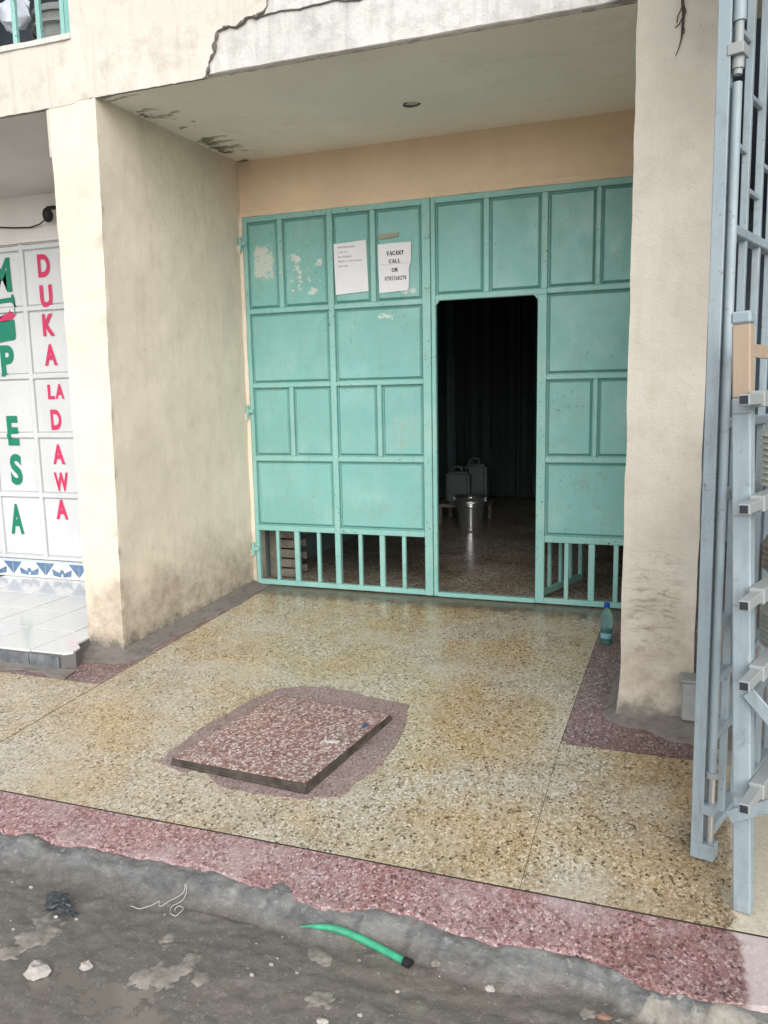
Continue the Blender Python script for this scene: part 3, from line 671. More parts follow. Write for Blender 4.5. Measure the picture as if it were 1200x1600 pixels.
# wicket door swung inwards (part of the leaf)
WX = Matrix.Translation((2.072, .020, 0)) @ Matrix.Rotation(R(90 - 20), 4, 'Z')
wk = member('wicket_door', Rt, 0, .03, .03, 1.94, -.015, .015, xf=WX)
ORG[wk] = ORG[Rt]
member('stile', wk, .615, .645, .03, 1.94, -.015, .015, xf=WX)
for z0, z1 in ((.03, .075), (.40, .44), (.92, .955), (1.43, 1.46), (1.905, 1.94)): member('rail', wk, .03, .615, z0, z1, -.014, .014, xf=WX)
for x in (.16, .32, .47): member('bar', wk, x - .013, x + .013, .075, .40, -.012, .012, xf=WX)
for z0, z1 in ((.44, .92), (.955, 1.43), (1.46, 1.905)):
    sd[0] += 1; obj('panel', sheet(.03, .615, z0, z1, sd[0], y=-.012, xf=WX), 'teal', wk)

# paper remains and tape on the gate
def scraps(parent, x0, x1, z0, z1, n, rmin, rmax, seed, y=YF + .0005):
    rnd = random.Random(seed); bm = bmesh.new()
    for _ in range(n):
        cx, cz, r = rnd.uniform(x0, x1), rnd.uniform(z0, z1), rnd.uniform(rmin, rmax); k = rnd.randint(6, 9); st = rnd.uniform(.35, 1.2)
        pts = [(cx + r * rnd.uniform(.45, 1.2) * math.cos(2 * math.pi * i / k), cz + r * st * rnd.uniform(.45, 1.3) * math.sin(2 * math.pi * i / k)) for i in range(k)]
        join(bm, poly(pts, 'y', y - rnd.uniform(0, .0012), .006))
    o = obj('paper_remains', bm, 'paper_torn', parent); o['kind'] = 'stuff'; return o
scraps(L, .40, .43, 2.07, 2.12, 2, .012, .018, 4)
scraps(L, 1.19, 1.25, 2.015, 2.045, 3, .010, .018, 7)
scraps(L, .294, .327, 2.19, 2.22, 2, .012, .018, 12, YF - .003)
# notices
def strokes(bm, segs, x, z, w, h, y, bold):
    for (ax, az, bx, bz, t) in segs:
        a = Vector((x + ax * w, 0, z + az * h)); c = Vector((x + bx * w, 0, z + bz * h)); d = (c - a)
        if d.length < 1e-6: continue
        n = Vector((-d.z, 0, d.x)).normalized() * bold * t * .5; e = d.normalized() * bold * .25
        vv = [bm.verts.new((q.x, y, q.z)) for q in (a - e - n, c + e - n, c + e + n, a - e + n)]
        f = bm.faces.new(vv); f.normal_update()
        if f.normal.y > 0: f.normal_flip()
def arc(cx, cz, rx, rz, a0, a1, n=10, thick=1.0, thin=.45):
    out = []
    for i in range(n):
        a, c = R(a0 + (a1 - a0) * i / n), R(a0 + (a1 - a0) * (i + 1) / n); m = abs(math.cos((a + c) / 2))
        out.append((cx + rx * math.cos(a), cz + rz * math.sin(a), cx + rx * math.cos(c), cz + rz * math.sin(c), thin + (thick - thin) * m))
    return out
def serif(x, z, w=.16): return [(x - w, z, x + w, z, .45)]
GLY = {
 'V': [(.1, 1, .5, 0, 1.1), (.5, 0, .9, 1, .5)] + serif(.1, 1) + serif(.9, 1),
 'A': [(.1, 0, .5, 1, .5), (.5, 1, .9, 0, 1.1), (.28, .35, .72, .35, .5)] + serif(.1, 0) + serif(.9, 0),
 'C': arc(.52, .5, .42, .5, 45, 315, 14) + [(.82, .66, .82, 1, .5)],
 'N': [(.15, 0, .15, 1, .5), (.15, 1, .85, 0, 1.1), (.85, 0, .85, 1, .5)] + serif(.15, 0) + serif(.12, 1, .12) + serif(.85, 1),
 'T': [(.5, 0, .5, 1, 1.1), (.08, 1, .92, 1, .5), (.08, 1, .08, .75, .5), (.92, 1, .92, .75, .5)] + serif(.5, 0),
 'L': [(.25, 0, .25, 1, 1.1), (.1, 0, .85, 0, .5), (.85, 0, .85, .28, .5)] + serif(.25, 1),
 'O': arc(.5, .5, .4, .5, 0, 360, 18),
 'R': [(.22, 0, .22, 1, 1.1), (.22, 1, .55, 1, .5), (.22, .5, .55, .5, .5), (.5, .5, .9, 0, 1.0)] + arc(.55, .75, .22, .25, -90, 90, 8) + serif(.22, 0) + serif(.92, 0, .1),
 '0': arc(.5, .5, .34, .5, 0, 360, 18),
 '7': [(.12, 1, .88, 1, .9), (.88, 1, .4, 0, .8), (.12, 1, .12, .75, .5)],
 '5': [(.22, 1, .85, 1, .8), (.24, 1, .2, .58, .6)] + arc(.46, .32, .36, .32, 120, -140, 12),
 '6': arc(.5, .3, .34, .3, 0, 360, 14) + [(.16, .3, .3, .75, .9), (.3, .75, .75, 1, .6)],
 '2': arc(.48, .7, .33, .3, 160, -35, 10) + [(.74, .52, .12, 0, .8), (.12, 0, .88, 0, 1.0), (.88, 0, .9, .18, .5)]}
def serif_line(bm, s, xc, z, w, h, gap, y, bold, tilt=0):
    tot = len(s) * w + (len(s) - 1) * gap
    for i, ch in enumerate(s): strokes(bm, GLY[ch], xc - tot / 2 + i * (w + gap), z + tilt * i, w, h, y, bold)
yn = YF - .0035
p2 = [(1.020, 2.335), (1.10, 2.338), (1.248, 2.336), (1.247, 2.26), (1.246, 2.205), (1.234, 2.19), (1.23, 2.16), (1.232, 2.12), (1.229, 2.05), (1.222, 2.035), (1.026, 2.026), (1.022, 2.2)]
n2 = obj('notice', poly(p2, 'y', yn + .001, .0015), 'paper', None, False, (1.13, YF, 2.18))
tag(n2, 'torn white paper notice reading VACANT CALL OR with a phone number', 'notice')
yi = yn - .0002
for a_ in (('VACANT', 1.140, 2.262, .0165, .024, .0035, .0055), ('CALL', 1.136, 2.213, .0165, .022, .0035, .0055), ('OR', 1.136, 2.157, .019, .023, .003, .0055), ('0705760270', 1.140, 2.104, .0115, .024, .0035, .0042)):
    bm = bmesh.new(); serif_line(bm, *a_[:6], yi, a_[6]); obj('text_line', bm, 'ink', n2)
obj('fold_line', box(1.024, 1.244, yi - .0001, yi + .0006, 2.2055, 2.2070, 0), 'greyink', n2)
n1 = obj('notice', poly([(.708, 2.363), (.82, 2.367), (.938, 2.372), (.945, 2.2), (.951, 2.046), (.83, 2.04), (.716, 2.034), (.711, 2.2)], 'y', yn + .001, .0015), 'paper', None, False, (.83, YF, 2.2))
tag(n1, 'blank looking white paper notice with faint printed lines near its top', 'notice')
rnd = random.Random(2)
for z, x1 in ((2.333, .855), (2.302, .815), (2.272, .832), (2.243, .905), (2.212, .812)):
    x = .738; bm = bmesh.new()
    while x < x1:
        w = rnd.uniform(.004, .007); hgt = rnd.uniform(.007, .011)
        join(bm, box(x, x + w, yi - .0001, yi + .0006, z, z + hgt, 0)); x += w + (.003 if rnd.random() < .8 else .010)
    obj('text_line', bm, 'greyink', n1)
tp = obj('tape_strip', poly([(1.024, 2.372), (1.05, 2.366), (1.11, 2.372), (1.165, 2.378), (1.165, 2.402), (1.09, 2.397), (1.024, 2.398)], 'y', yn + .001, .0015), 'tape', None, False, (1.09, YF, 2.38))
tag(tp, 'strip of old brown tape above the torn VACANT notice', 'tape')

# ------------------------------------------------------------------ white panelled shutter of the left shop
SY = -.345
SH = thing('shutter_door', (-1.6, SY, .165), 'white panelled steel shutter door with green and red painted lettering', 'door')
SXV = [-2.84, -2.43, -2.02, -1.61, -1.20, -.79, -.38]; SZH = [.176, .664, 1.115, 1.55, 2.037, 2.467]
for x in SXV: obj('stile', box(x - .018, x + .018, SY - .0135, SY + .03, .166, 2.49, .003), 'white_shut', SH)
for x0, x1 in zip(SXV, SXV[1:]):
    for z in SZH: obj('rail', box(x0 + .018, x1 - .018, SY - .0125, SY + .03, max(.167, z - .016), z + .016, .003), 'white_shut', SH)
    for z0, z1 in zip(SZH, SZH[1:]):
        sd[0] += 1
        obj('panel', sheet(x0 + .018, x1 - .018, z0 + .016, z1 - .016, sd[0], y=SY - .0125, field=.0115, groove=.021, bev=.008, lip=.005), 'white_shut', SH)
def front_at(x, z):
    on = any(abs(z - q) < .0165 for q in SZH) or any(abs(x - q) < .0185 for q in SXV)
    return SY - .0140 if on else SY - .0062
def painted(name, bm, mat):
    for q in SZH:
        for s in (-.0165, .0165): bmesh.ops.bisect_plane(bm, geom=bm.verts[:] + bm.edges[:] + bm.faces[:], plane_co=(0, 0, q + s), plane_no=(0, 0, 1))
    for q in SXV:
        for s in (-.0185, .0185): bmesh.ops.bisect_plane(bm, geom=bm.verts[:] + bm.edges[:] + bm.faces[:], plane_co=(q + s, 0, 0), plane_no=(1, 0, 0))
    nb = bmesh.new()
    for f in bm.faces:
        c = f.calc_center_median(); y = front_at(c.x, c.z); f.normal_update()
        vv = [nb.verts.new((v.co.x, y, v.co.z)) for v in f.verts]
        nf = nb.faces.new(vv); nf.normal_update()
        if nf.normal.y > 0: nf.normal_flip()
    bm.free(); return obj(name, nb, mat, SH)
for ch, x0, x1, z0, z1 in (('D', -1.471, -1.361, 2.250, 2.411), ('U', -1.470, -1.359, 2.038, 2.197), ('K', -1.468, -1.360, 1.836, 1.993), ('A', -1.474, -1.358, 1.625, 1.779), ('L', -1.470, -1.406, 1.380, 1.488), ('A', -1.402, -1.320, 1.382, 1.490), ('D', -1.462, -1.363, 1.156, 1.306), ('A', -1.470, -1.360, .901, 1.050), ('W', -1.475, -1.344, .700, .840), ('A', -1.482, -1.370, .486, .637)):
    painted('letter', text_bm(ch, x0, x1, z0, z1, .045), 'redpaint')
for ch, x0, x1, z0, z1 in (('M', -1.895, -1.722, 2.168, 2.410), ('P', -1.886, -1.757, 1.556, 1.786), ('E', -1.882, -1.775, 1.040, 1.263), ('S', -1.885, -1.771, .738, .976), ('A', -1.929, -1.800, .356, .592)):
    painted('letter', text_bm(ch, x0, x1, z0, z1, .045), 'greenpaint')
def flatbm(pts):
    b = bmesh.new(); b.faces.new([b.verts.new((x, 0, z)) for x, z in pts]); bmesh.ops.triangulate(b, faces=b.faces[:]); return b
painted('emblem', flatbm([(-1.95, 1.955), (-1.725, 1.968), (-1.722, 1.86), (-1.73, 1.833), (-1.745, 1.822), (-1.95, 1.80)]), 'greenpaint')
painted('emblem', flatbm([(-1.95, 2.115), (-1.735, 2.128), (-1.735, 2.145), (-1.722, 2.15), (-1.712, 2.14), (-1.708, 2.075), (-1.69, 2.056), (-1.70, 2.052), (-1.722, 2.072), (-1.735, 2.094), (-1.95, 2.083)]), 'greenpaint')
painted('emblem', flatbm([(-1.712, 2.075), (-1.7, 2.07), (-1.7, 2.01), (-1.708, 2.01)]), 'greenpaint')
painted('emblem', flatbm([(-1.95, 1.957), (-1.80, 1.957), (-1.745, 1.968), (-1.70, 2.005), (-1.735, 2.012), (-1.752, 2.04), (-1.765, 2.018), (-1.81, 2.01), (-1.86, 1.975)]), 'redpaint')

# ------------------------------------------------------------------ tiled step of the left shop
b = box(-6, -.150, -1.80, -.345, -.13, .011, 0)
for v in b.verts:
    if v.co.y > -1 and v.co.x > -1: v.co.x = -.262
b = poly([(-6, -1.797), (-.20, -1.79), (-.150, -1.74), (-.18, -1.66), (-.262, -1.6), (-.268, -.342), (-6, -.342)], 'z', .012, .15)
step = tag(obj('tiled_step', b, 'grout'), kind='structure')
TX = [-2.03, -1.705, -1.38, -1.062, -.747, -.411, -.145]; TY = [-1.795, -1.447, -1.101, -.755, -.409, -.346]
for j, (y0, y1) in enumerate(zip(TY, TY[1:])):
    for i, (x0, x1) in enumerate(zip(TX, TX[1:])):
        if j > 0: x1 = min(x1, -.267)
        if x1 - x0 < .02: continue
        if j == 0 and i == len(TX) - 2: bb = poly([(x0 + .003, y0 + .006), (x1 - .05, y0 + .010), (x1 - .012, y0 + .045), (x1 - .03, y0 + .12), (x1 - .10, y0 + .18), (-.266, y1 - .003), (x0 + .003, y1 - .003)], 'z', .02, .012)
        else: bb = box(x0 + .004, x1 - .004, y0 + .004, y1 - .004, .008, .0200 + random.uniform(-.0008, .0008), .0015)
        obj('tile', bb, 'tile', step)
# step front: chipped blue-grey tiles
for x0, x1 in zip(TX[:-1], TX[1:]):
    obj('edge_tile', box(x0 + .003, x1 - .003 - (.06 if x1 > -.2 else 0), -1.806, -1.797, -.072, .004, .002), 'edgetile', step)
# frieze riser under the shutter
for k in range(9):
    cx = -1.784 - .315 * 4 + .315 * k
    if cx - .157 > -.3: break
    t = obj('frieze_tile', box(cx - .156, cx + .156, -.352, -.338, .021, .160, .0015), 'tile', step)
    yq = -.3525
    for sgn in (-1, 1):
        obj('triangle_motif', poly([(cx + sgn * .155, .045), (cx + sgn * .155, .140), (cx + sgn * .066, .140), (cx + sgn * .150, .045)][:4], 'y', yq, .001), 'tileblue', t)
        obj('triangle_motif', poly([(cx + sgn * .009, .062), (cx + sgn * .095, .098), (cx + sgn * .085, .045), (cx + sgn * .009, .034)], 'y', yq, .001), 'tileblue', t)
    obj('bud_motif', poly([(cx - .025, .06), (cx - .018, .085), (cx, .098), (cx + .018, .085), (cx + .025, .06)], 'y', yq - .0005, .001), 'tileblue', t)
    obj('band_motif', box(cx - .155, cx + .155, yq - .0003, yq + .001, .145, .158, 0), 'tilepale', t)

# ------------------------------------------------------------------ inspection cover
CVR = thing('inspection_cover', (1.35, -2.2, fz(0, -2.2)), 'terrazzo inspection cover with dark iron rim, set askew in a pink mortar patch', 'manhole cover')
CC = [(.985, -2.512), (1.603, -2.560), (1.708, -1.890), (1.090, -1.800)]
def inset(c, k):
    m = Vector((sum(p[0] for p in c) / 4, sum(p[1] for p in c) / 4)); return [tuple(m + (Vector(p) - m) * k) for p in c]
HC = {0: .029, 1: .042, 2: .027, 3: .009}
def cover_slab(c, dz, th, n=8):
    b = bmesh.new(); V = []
    for j in range(n + 1):
        row = []
        for i in range(n + 1):
            u, w = i / n, j / n
            p = (Vector(c[0]) * (1 - u) + Vector(c[1]) * u) * (1 - w) + (Vector(c[3]) * (1 - u) + Vector(c[2]) * u) * w
            h = (HC[0] * (1 - u) + HC[1] * u) * (1 - w) + (HC[3] * (1 - u) + HC[2] * u) * w
            row.append(b.verts.new((p.x, p.y, fz(0, p.y) + h + dz + .002 * noise.noise(Vector((p.x * 6, p.y * 6, 0))))))
        V.append(row)
    fs = [b.faces.new((V[j][i], V[j][i + 1], V[j + 1][i + 1], V[j + 1][i])) for j in range(n) for i in range(n)]
    r = bmesh.ops.extrude_face_region(b, geom=fs)
    for e in r['geom']:
        if isinstance(e, bmesh.types.BMVert): e.co.z -= th
    bmesh.ops.recalc_face_normals(b, faces=b.faces)
    return b
obj('rim', cover_slab(CC, 0.0, .05), 'rustblack', CVR)
obj('slab', cover_slab(inset(CC, .985), .0035, .02), 'slab', CVR)
lo = lambda c, k: [(c[0][0], c[0][1]), (c[1][0], c[1][1])]
for a, c in ((0, 1), (1, 2)):
    A, C_ = Vector(CC[a]), Vector(CC[c])
    obj('rim_flange', tube([(*(A.lerp(C_, t) * 1.0), fz(0, A.lerp(C_, t).y) + .008 + .003 * noise.noise(Vector((t * 5, a, 0)))) for t in lin(0, 1, 14)], .007, 6), 'rustblack', CVR, True)
zc = lambda y, h: fz(0, y) + h
o = obj('scrap', blob((1.639, -2.039, zc(-2.039, .034)), (.014, .026, .004), 3, 2, .9), 'bluescrap', None, False, (1.639, -2.039, zc(-2.039, .034)))
tag(o, 'tiny blue scrap lying on the inspection cover', 'litter')
o = obj('scrap', blob((1.566, -2.218, zc(-2.218, .037)), (.026, .011, .003), 5, 3, 1.0), 'paper_torn', None, False, (1.566, -2.218, zc(-2.218, .037)))
tag(o, 'small white paper scrap lying on the inspection cover', 'litter')

# ------------------------------------------------------------------ bottle
bx, by = 2.551, -.668; bz = fz(bx, by)
BT = thing('water_bottle', (bx, by, bz), 'small teal plastic bottle with blue cap, part filled, beside the right pillar', 'bottle')
prof = [(.001, .004), (.024, 0), (.031, .006), (.032, .018), (.030, .024), (.032, .032), (.0325, .078), (.031, .084), (.0325, .092), (.031, .100), (.0315, .112), (.0325, .135), (.0315, .158), (.027, .180), (.018, .198), (.0125, .206), (.0125, .216)]
obj('body', lathe(prof, bx, by, bz, 28), 'pet', BT, True)
obj('liquid', lathe([(.001, .005), (.022, .003), (.029, .008), (.030, .03), (.030, .084), (.001, .0845)], bx, by, bz, 24), 'drink', BT, True)
obj('label', lathe([(.0328, .038), (.0331, .039), (.0331, .066), (.0328, .067)], bx, by, bz, 28, False), 'label', BT, True)
obj('cap', lathe([(.001, .2145), (.0155, .2145), (.016, .217), (.0155, .234), (.001, .235)], bx, by, bz, 20), 'bluecap', BT, True)
obj('neck_ring', lathe([(.013, .208), (.0165, .209), (.0165, .212), (.013, .2125)], bx, by, bz, 20, False), 'bluecap', BT, True)

# ------------------------------------------------------------------ inside the doorway
kx, ky = 1.003, 2.66
BK = thing('steel_bucket', (kx, ky, -.004), 'shiny steel bucket standing on the dark floor inside the doorway', 'bucket')
prof = [(.001, 0), (.118, 0), (.122, .006), (.122, .026), (.116, .030), (.128, .17), (.142, .252), (.146, .256), (.143, .262), (.145, .270), (.149, .274), (.146, .280), (.148, .290), (.152, .294), (.150, .300), (.158, .330), (.176, .345), (.178, .350), (.174, .352), (.155, .334), (.146, .30), (.12, .04), (.001, .03)]
obj('body', lathe(prof, kx, ky, -.004, 48), 'steel', BK, True)
obj('handle', tube([(kx + .172 * math.cos(a), ky - .03 - .12 * math.sin(a), .335 - .045 * math.sin(a)) for a in lin(0, math.pi, 18)], .004, 6), 'steel', BK, True)
for s in (-1, 1): obj('ear', box(kx + s * .160 - .012, kx + s * .160 + .012, ky - .045, ky - .015, .30, .345, .003), 'steel', BK)
def jerrycan(x, y, z, w, d, h, label):
    J = thing('jerrycan', (x, y, z), label, 'jerrycan', 'jerrycans in the dark room')
    b = box(x - w / 2, x + w / 2, y - d / 2, y + d / 2, z, z + h * .86, 0)
    bmesh.ops.bevel(b, geom=list(b.edges), offset=.03, segments=3, affect='EDGES'); obj('body', b, 'jerry', J, True)
    obj('handle', tube([(x - w * .28, y, z + h * .83), (x - w * .26, y, z + h * .95), (x - w * .1, y, z + h), (x + w * .12, y, z + h * .97), (x + w * .14, y, z + h * .84)], .014, 8), 'jerry', J, True)
    obj('cap', lathe([(.001, 0), (.026, 0), (.026, .03), (.001, .032)], x + w * .33, y, z + h * .85, 14), 'black', J, True)
SB = thing('stool', (.80, 3.25, -.004), 'low dark wooden stool holding two jerrycans behind the bucket', 'stool')
obj('seat', box(.55, 1.06, 3.0, 3.5, .17, .205, .004), 'wood', SB)
for x in (.58, 1.03):
    for y in (3.03, 3.47): obj('leg', box(x - .02, x + .02, y - .02, y + .02, -.004, .17, .003), 'wood', SB)
jerrycan(.765, 3.12, .205, .255, .17, .40, 'front jerrycan of the pair on the stool inside the doorway')
jerrycan(.90, 3.36, .205, .255, .17, .47, 'rear jerrycan of the pair on the stool inside the doorway')
CR = thing('wooden_crate', (.03, .3, -.004), 'old grey slatted wooden crate behind the lower left gate bars', 'crate')
for z in (.0, .075, .150, .225, .300): obj('slat', box(.0, .215, .24, .252, z + .004, z + .066, .003), 'wood', CR)
for x in (.012, .205): obj('post', box(x - .010, x + .010, .253, .275, -.002, .37, .003), 'wood', CR)
for z in (.0, .1, .2, .3): obj('slat', box(.016, .2, .46, .472, z + .004, z + .06, .003), 'wood', CR)
obj('board', box(.002, .06, .225, .238, -.002, .41, .003), 'wood', CR)

# ------------------------------------------------------------------ grey grille leaf, half open, right
a20 = R(20); GM = Matrix.Translation((2.955, -2.56, 0)) @ Matrix.Rotation(R(90) - a20, 4, 'Z') @ Matrix.Rotation(R(-.4), 4, 'X')   # local x runs along the leaf, local y to its left
GR = thing('grille_gate', (2.955, -2.56, fz(0, -2.56)), 'pale grey steel grille gate leaf, half open, between the right pillar and the rack', 'gate')
def gpart(name, x0, x1, y0, y1, z0, z1, mat='grey_steel', bev=.002, parent=None): return obj(name, box(x0, x1, y0, y1, z0, z1, bev, None, GM), mat, parent or GR)
GB = -.098; GT = 3.05
gpart('stile', 0, .04, -.008, .020, GB, GT)
gpart('stile_flange', -.005, .0, -.012, .024, GB, GT)
bars = [.265, .415, .565, .715, .865, 1.015, 1.165]
for x in bars: gpart('bar', x - .010, x + .010, .0, .022, GB + .03, GT - .04)
gpart('stile', 1.30, 1.34, -.004, .034, GB, GT)
for z in (-.073, .254, .443, .615, 1.03, 1.25, 1.815, 2.75): gpart('rail', .04, 1.30, -.006, .034, z - .013, z + .016, bev=.003)
for x0, x1, zz in ((.04, .255, (2.37, 2.06)), (.275, .405, (2.225, 1.955)), (.425, .555, (2.37, 2.06)), (.575, .705, (2.225, 1.955))):
    for z in zz: gpart('tie', x0, x1, .006, .022, z - .007, z + .008)
# top bolt pipe, keeper, lower drop bolt
def gtube(name, pts, r, mat='grey_steel', seg=10): 
    o = obj(name, tube([GM @ Vector(p) for p in pts], r, seg), mat, GR, True); return o
gtube('bolt_pipe', [(.020, -.026, 2.335), (.020, -.026, GT)], .017)
gtube('bolt_rod', [(.020, -.026, 2.20), (.020, -.026, 2.36)], .012, 'pale_tube')
gpart('bolt_keeper', -.008, .05, -.046, -.004, 2.245, 2.275, 'pale_tube')
gtube('bolt_tip', [(.02, -.026, 2.215), (.02, -.026, 2.245)], .016, 'pale_tube')
gtube('bolt_pipe', [(.020, -.026, .19), (.020, -.026, 2.18)], .013)
gtube('bolt_cap', [(.020, -.027, .172), (.020, -.027, .19)], .020, 'pale_tube')
gtube('drop_bolt', [(.020, -.026, -.06), (.020, -.026, .172)], .012, 'steel')
gpart('bolt_keeper', -.008, .045, -.042, -.004, .055, .085)
gpart('bolt_keeper', -.006, .045, -.045, -.004, -.095, -.045)

# ------------------------------------------------------------------ rack with telescopic tubes
RKb = Vector((3.068, -2.765, fz(0, -2.765))); 
RM = Matrix.Translation(RKb) @ Matrix.Rotation(R(90) - a20, 4, 'Z') @ Matrix.Rotation(R(-2.6), 4, 'X')   # leaning slightly left
RK = thing('display_rack', RKb, 'grey steel display rack of square tubes with a tan topped leaning front post', 'rack')
def rpart(name, x0, x1, y0, y1, z0, z1, mat='grey_steel', bev=.003, parent=None): return obj(name, box(x0, x1, y0, y1, z0, z1, bev, None, RM), mat, parent or RK)
rpart('post', -.022, .022, -.024, .024, .002, 1.445, bev=.004)
rpart('post_top', -.021, .021, -.023, .023, 1.445, 1.635, 'tan', .004)
rpart('post_cap', -.025, .02, -.025, .025, 1.635, 1.668, 'grey_steel', .006)
rpart('post', .875, .925, -.030, .030, .002, 1.445)
rpart('post', -.025, .025, -.46, -.40, .05, 1.445); rpart('post', .875, .925, -.46, -.40, .05, 1.445)
for z in (1.44, 1.17, .925, .715, .385):
    rpart('shelf_tube', -.045, .95, -.064, -.0245, z - .020, z + .022, 'pale_tube')
    s = rpart('slide_tube', -.16, -.045, -.058, -.030, z - .013, z + .014, 'pale_tube', .002)
    ORG[s] = ORG[RK]
    obj('tube_mouth_shade', box(-.1608, -.1598, -.054, -.034, z - .0095, z + .0105, 0, None, RM), 'tubeshade', s)  # dark plate on the closed end, painting the shade inside an open tube
    rpart('weld_bead', -.026, -.024, -.03, .02, z - .034, z - .028, 'pale_tube', .001)
    rpart('shelf_tube', -.045, .95, -.46, -.42, z - .018, z + .02, 'grey_steel')
    for x in (.1, .35, .6, .83): rpart('shelf_slat', x, x + .03, -.42, -.072, z + .0, z + .018, 'grey_steel')
def brace(p, q, w=.036, t=.010):
    A, C_ = Vector(p), Vector(q); d = C_ - A
    m = Matrix.Translation((A + C_) / 2) @ d.to_track_quat('X', 'Z').to_matrix().to_4x4()
    return obj('brace', box(-d.length / 2, d.length / 2, -t / 2, t / 2, -w / 2, w / 2, .002, None, RM @ m), 'grey_steel', RK)
brace((-.030, .030, .285), (-.030, -.43, .56)); brace((-.029, -.020, .655), (-.029, -.43, .20))
rpart('tie_strip', .026, .30, -.02, -.012, 1.55, 1.585, 'tan', .001)
ORDN = ['topmost', 'second from the top', 'third from the top', 'fourth from the top', 'fifth from the top', 'sixth from the top', 'seventh from the top', 'eighth from the top', 'ninth from the top']
# stacked basins on the rack
def basin(c, r, h, mat, label, group):
    prof = [(r, 0), (r * 1.03, .004), (r * .99, .01), (r * .93, h * .45), (r * .78, h * .8), (r * .55, h * .97), (.001, h), (.001, h - .004), (r * .53, h * .94), (r * .75, h * .77), (r * .9, h * .42), (r * .96, .008)]
    o = obj('basin', lathe(prof, c[0], c[1], c[2], 32, False), mat, None, True, c); return tag(o, label, 'basin', group)
for i in range(7):
    c = RM @ Vector((.28, -.145, .716 + .016 * i)); basin(c, .165, .075, 'basin_grey', 'grey basin on a lower rack shelf, %s of its stack' % ORDN[6 - i], 'stacked grey basins')
for i in range(9):
    c = RM @ Vector((.28, -.145, 1.187 + .0175 * i)); basin(c, .165, .09, 'basin_pale', 'pale basin under the top rack tube, %s of its stack' % ORDN[8 - i], 'stacked pale basins')
for i in range(5):
    c = RM @ Vector((.28, -.145, .941 + .017 * i)); basin(c, .16, .07, 'wood', 'brownish basin on the middle rack shelf, %s of its stack' % ORDN[4 - i], 'stacked brown basins')

# corrugated awning of the right shop (its shelter keeps that end of the pavement dry)
AW = thing('shop_awning', (4.0, -1.6, 3.2), 'corrugated iron awning high over the right shop, beside the right pillar', 'awning')
b = bmesh.new(); n = 150; rw = []
for y, z in ((-1.50, 3.30), (-2.15, 3.18), (-2.80, 3.06)): rw.append([b.verts.new((2.80 + 4.2 * i / n, y, z + .010 * math.sin(i * .9 * math.pi / 2))) for i in range(n + 1)])
for a_, c_ in zip(rw, rw[1:]):
    for i in range(n): b.faces.new((a_[i], a_[i + 1], c_[i + 1], c_[i]))
bmesh.ops.solidify(b, geom=b.faces[:], thickness=.003)
obj('sheet', b, 'pale_tube', AW)
for x in (2.84, 4.2, 5.6, 6.9):
    obj('bracket', tube([(x, -1.49, 2.98), (x, -1.60, 3.0), (x, -2.72, 3.045)], .016, 8), 'grey_steel', AW, True)

# grey box at the foot of the right pillar
GX = thing('ground_box', (3.0, -1.58, -.067), 'small grey box on a recessed foot darkened as its shadow, at the foot of the right pillar', 'box')
obj('shadow_foot', box(2.945, 3.12, -1.60, -1.53, -.075, -.035, .003), 'crack_shadow', GX)  # recessed foot, coloured near black as the shadow under the box
obj('body', box(2.921, 3.13, -1.625, -1.525, -.035, .135, .006), 'blockgrey', GX)
obj('lid', box(2.915, 3.135, -1.632, -1.522, .1355, .146, .003), 'blockgrey', GX)

# lamp holder and cable on the left bay wall
LP = thing('wall_lamp', (-1.29, -.40, 2.66), 'black bulb shaped lamp with a trailing cable above the white shutter', 'lamp')
obj('bulb', blob((-1.29, -.41, 2.655), (.036, .036, .050), 1, 3, .05), 'black', LP, True)
obj('holder', tube([(-1.29, -.41, 2.70), (-1.29, -.345, 2.72), (-1.29, -.333, 2.72)], .014, 8), 'black', LP, True)
obj('cable', tube([(-1.31, -.40, 2.64), (-1.40, -.37, 2.612), (-1.50, -.356, 2.60), (-1.65, -.356, 2.61), (-1.78, -.356, 2.625), (-2.0, -.356, 2.65), (-2.4, -.356, 2.72)], .005, 6), 'black', LP, True)
# conduit end under the beam beside the right pillar
cd = obj('conduit', tube([(2.60, -1.54, 2.90), (2.60, -1.54, 2.98), (2.60, -1.50, 3.06)], .03, 10), 'fillet', None, True, (2.60, -1.51, 2.98))
tag(cd, 'stub of dark pipe under the beam next to the right pillar', 'pipe')

# things behind the upper window
TB = thing('plastic_tub', (-.62, -1.05, 3.2), 'grey plastic tub behind the bars of the upper window', 'tub')
obj('body', lathe([(.001, .001), (.17, .001), (.2, .26), (.215, .262), (.215, .29), (.205, .30), (.20, .295), (.18, .02), (.001, .015)], -.42, -1.08, 3.2, 36), 'blockgrey', TB, True)
obj('rim', lathe([(.212, .20), (.222, .202), (.222, .215), (.212, .218)], -.42, -1.08, 3.2, 36, False), 'blockgrey', TB, True)
o = obj('folded_cloth', blob((-.60, -1.33, 3.45), (.10, .05, .09), 8, 3, .5), 'cloth', None, True, (-.60, -1.33, 3.45)); tag(o, 'bundle of pale cloth behind the upper window bars', 'cloth')

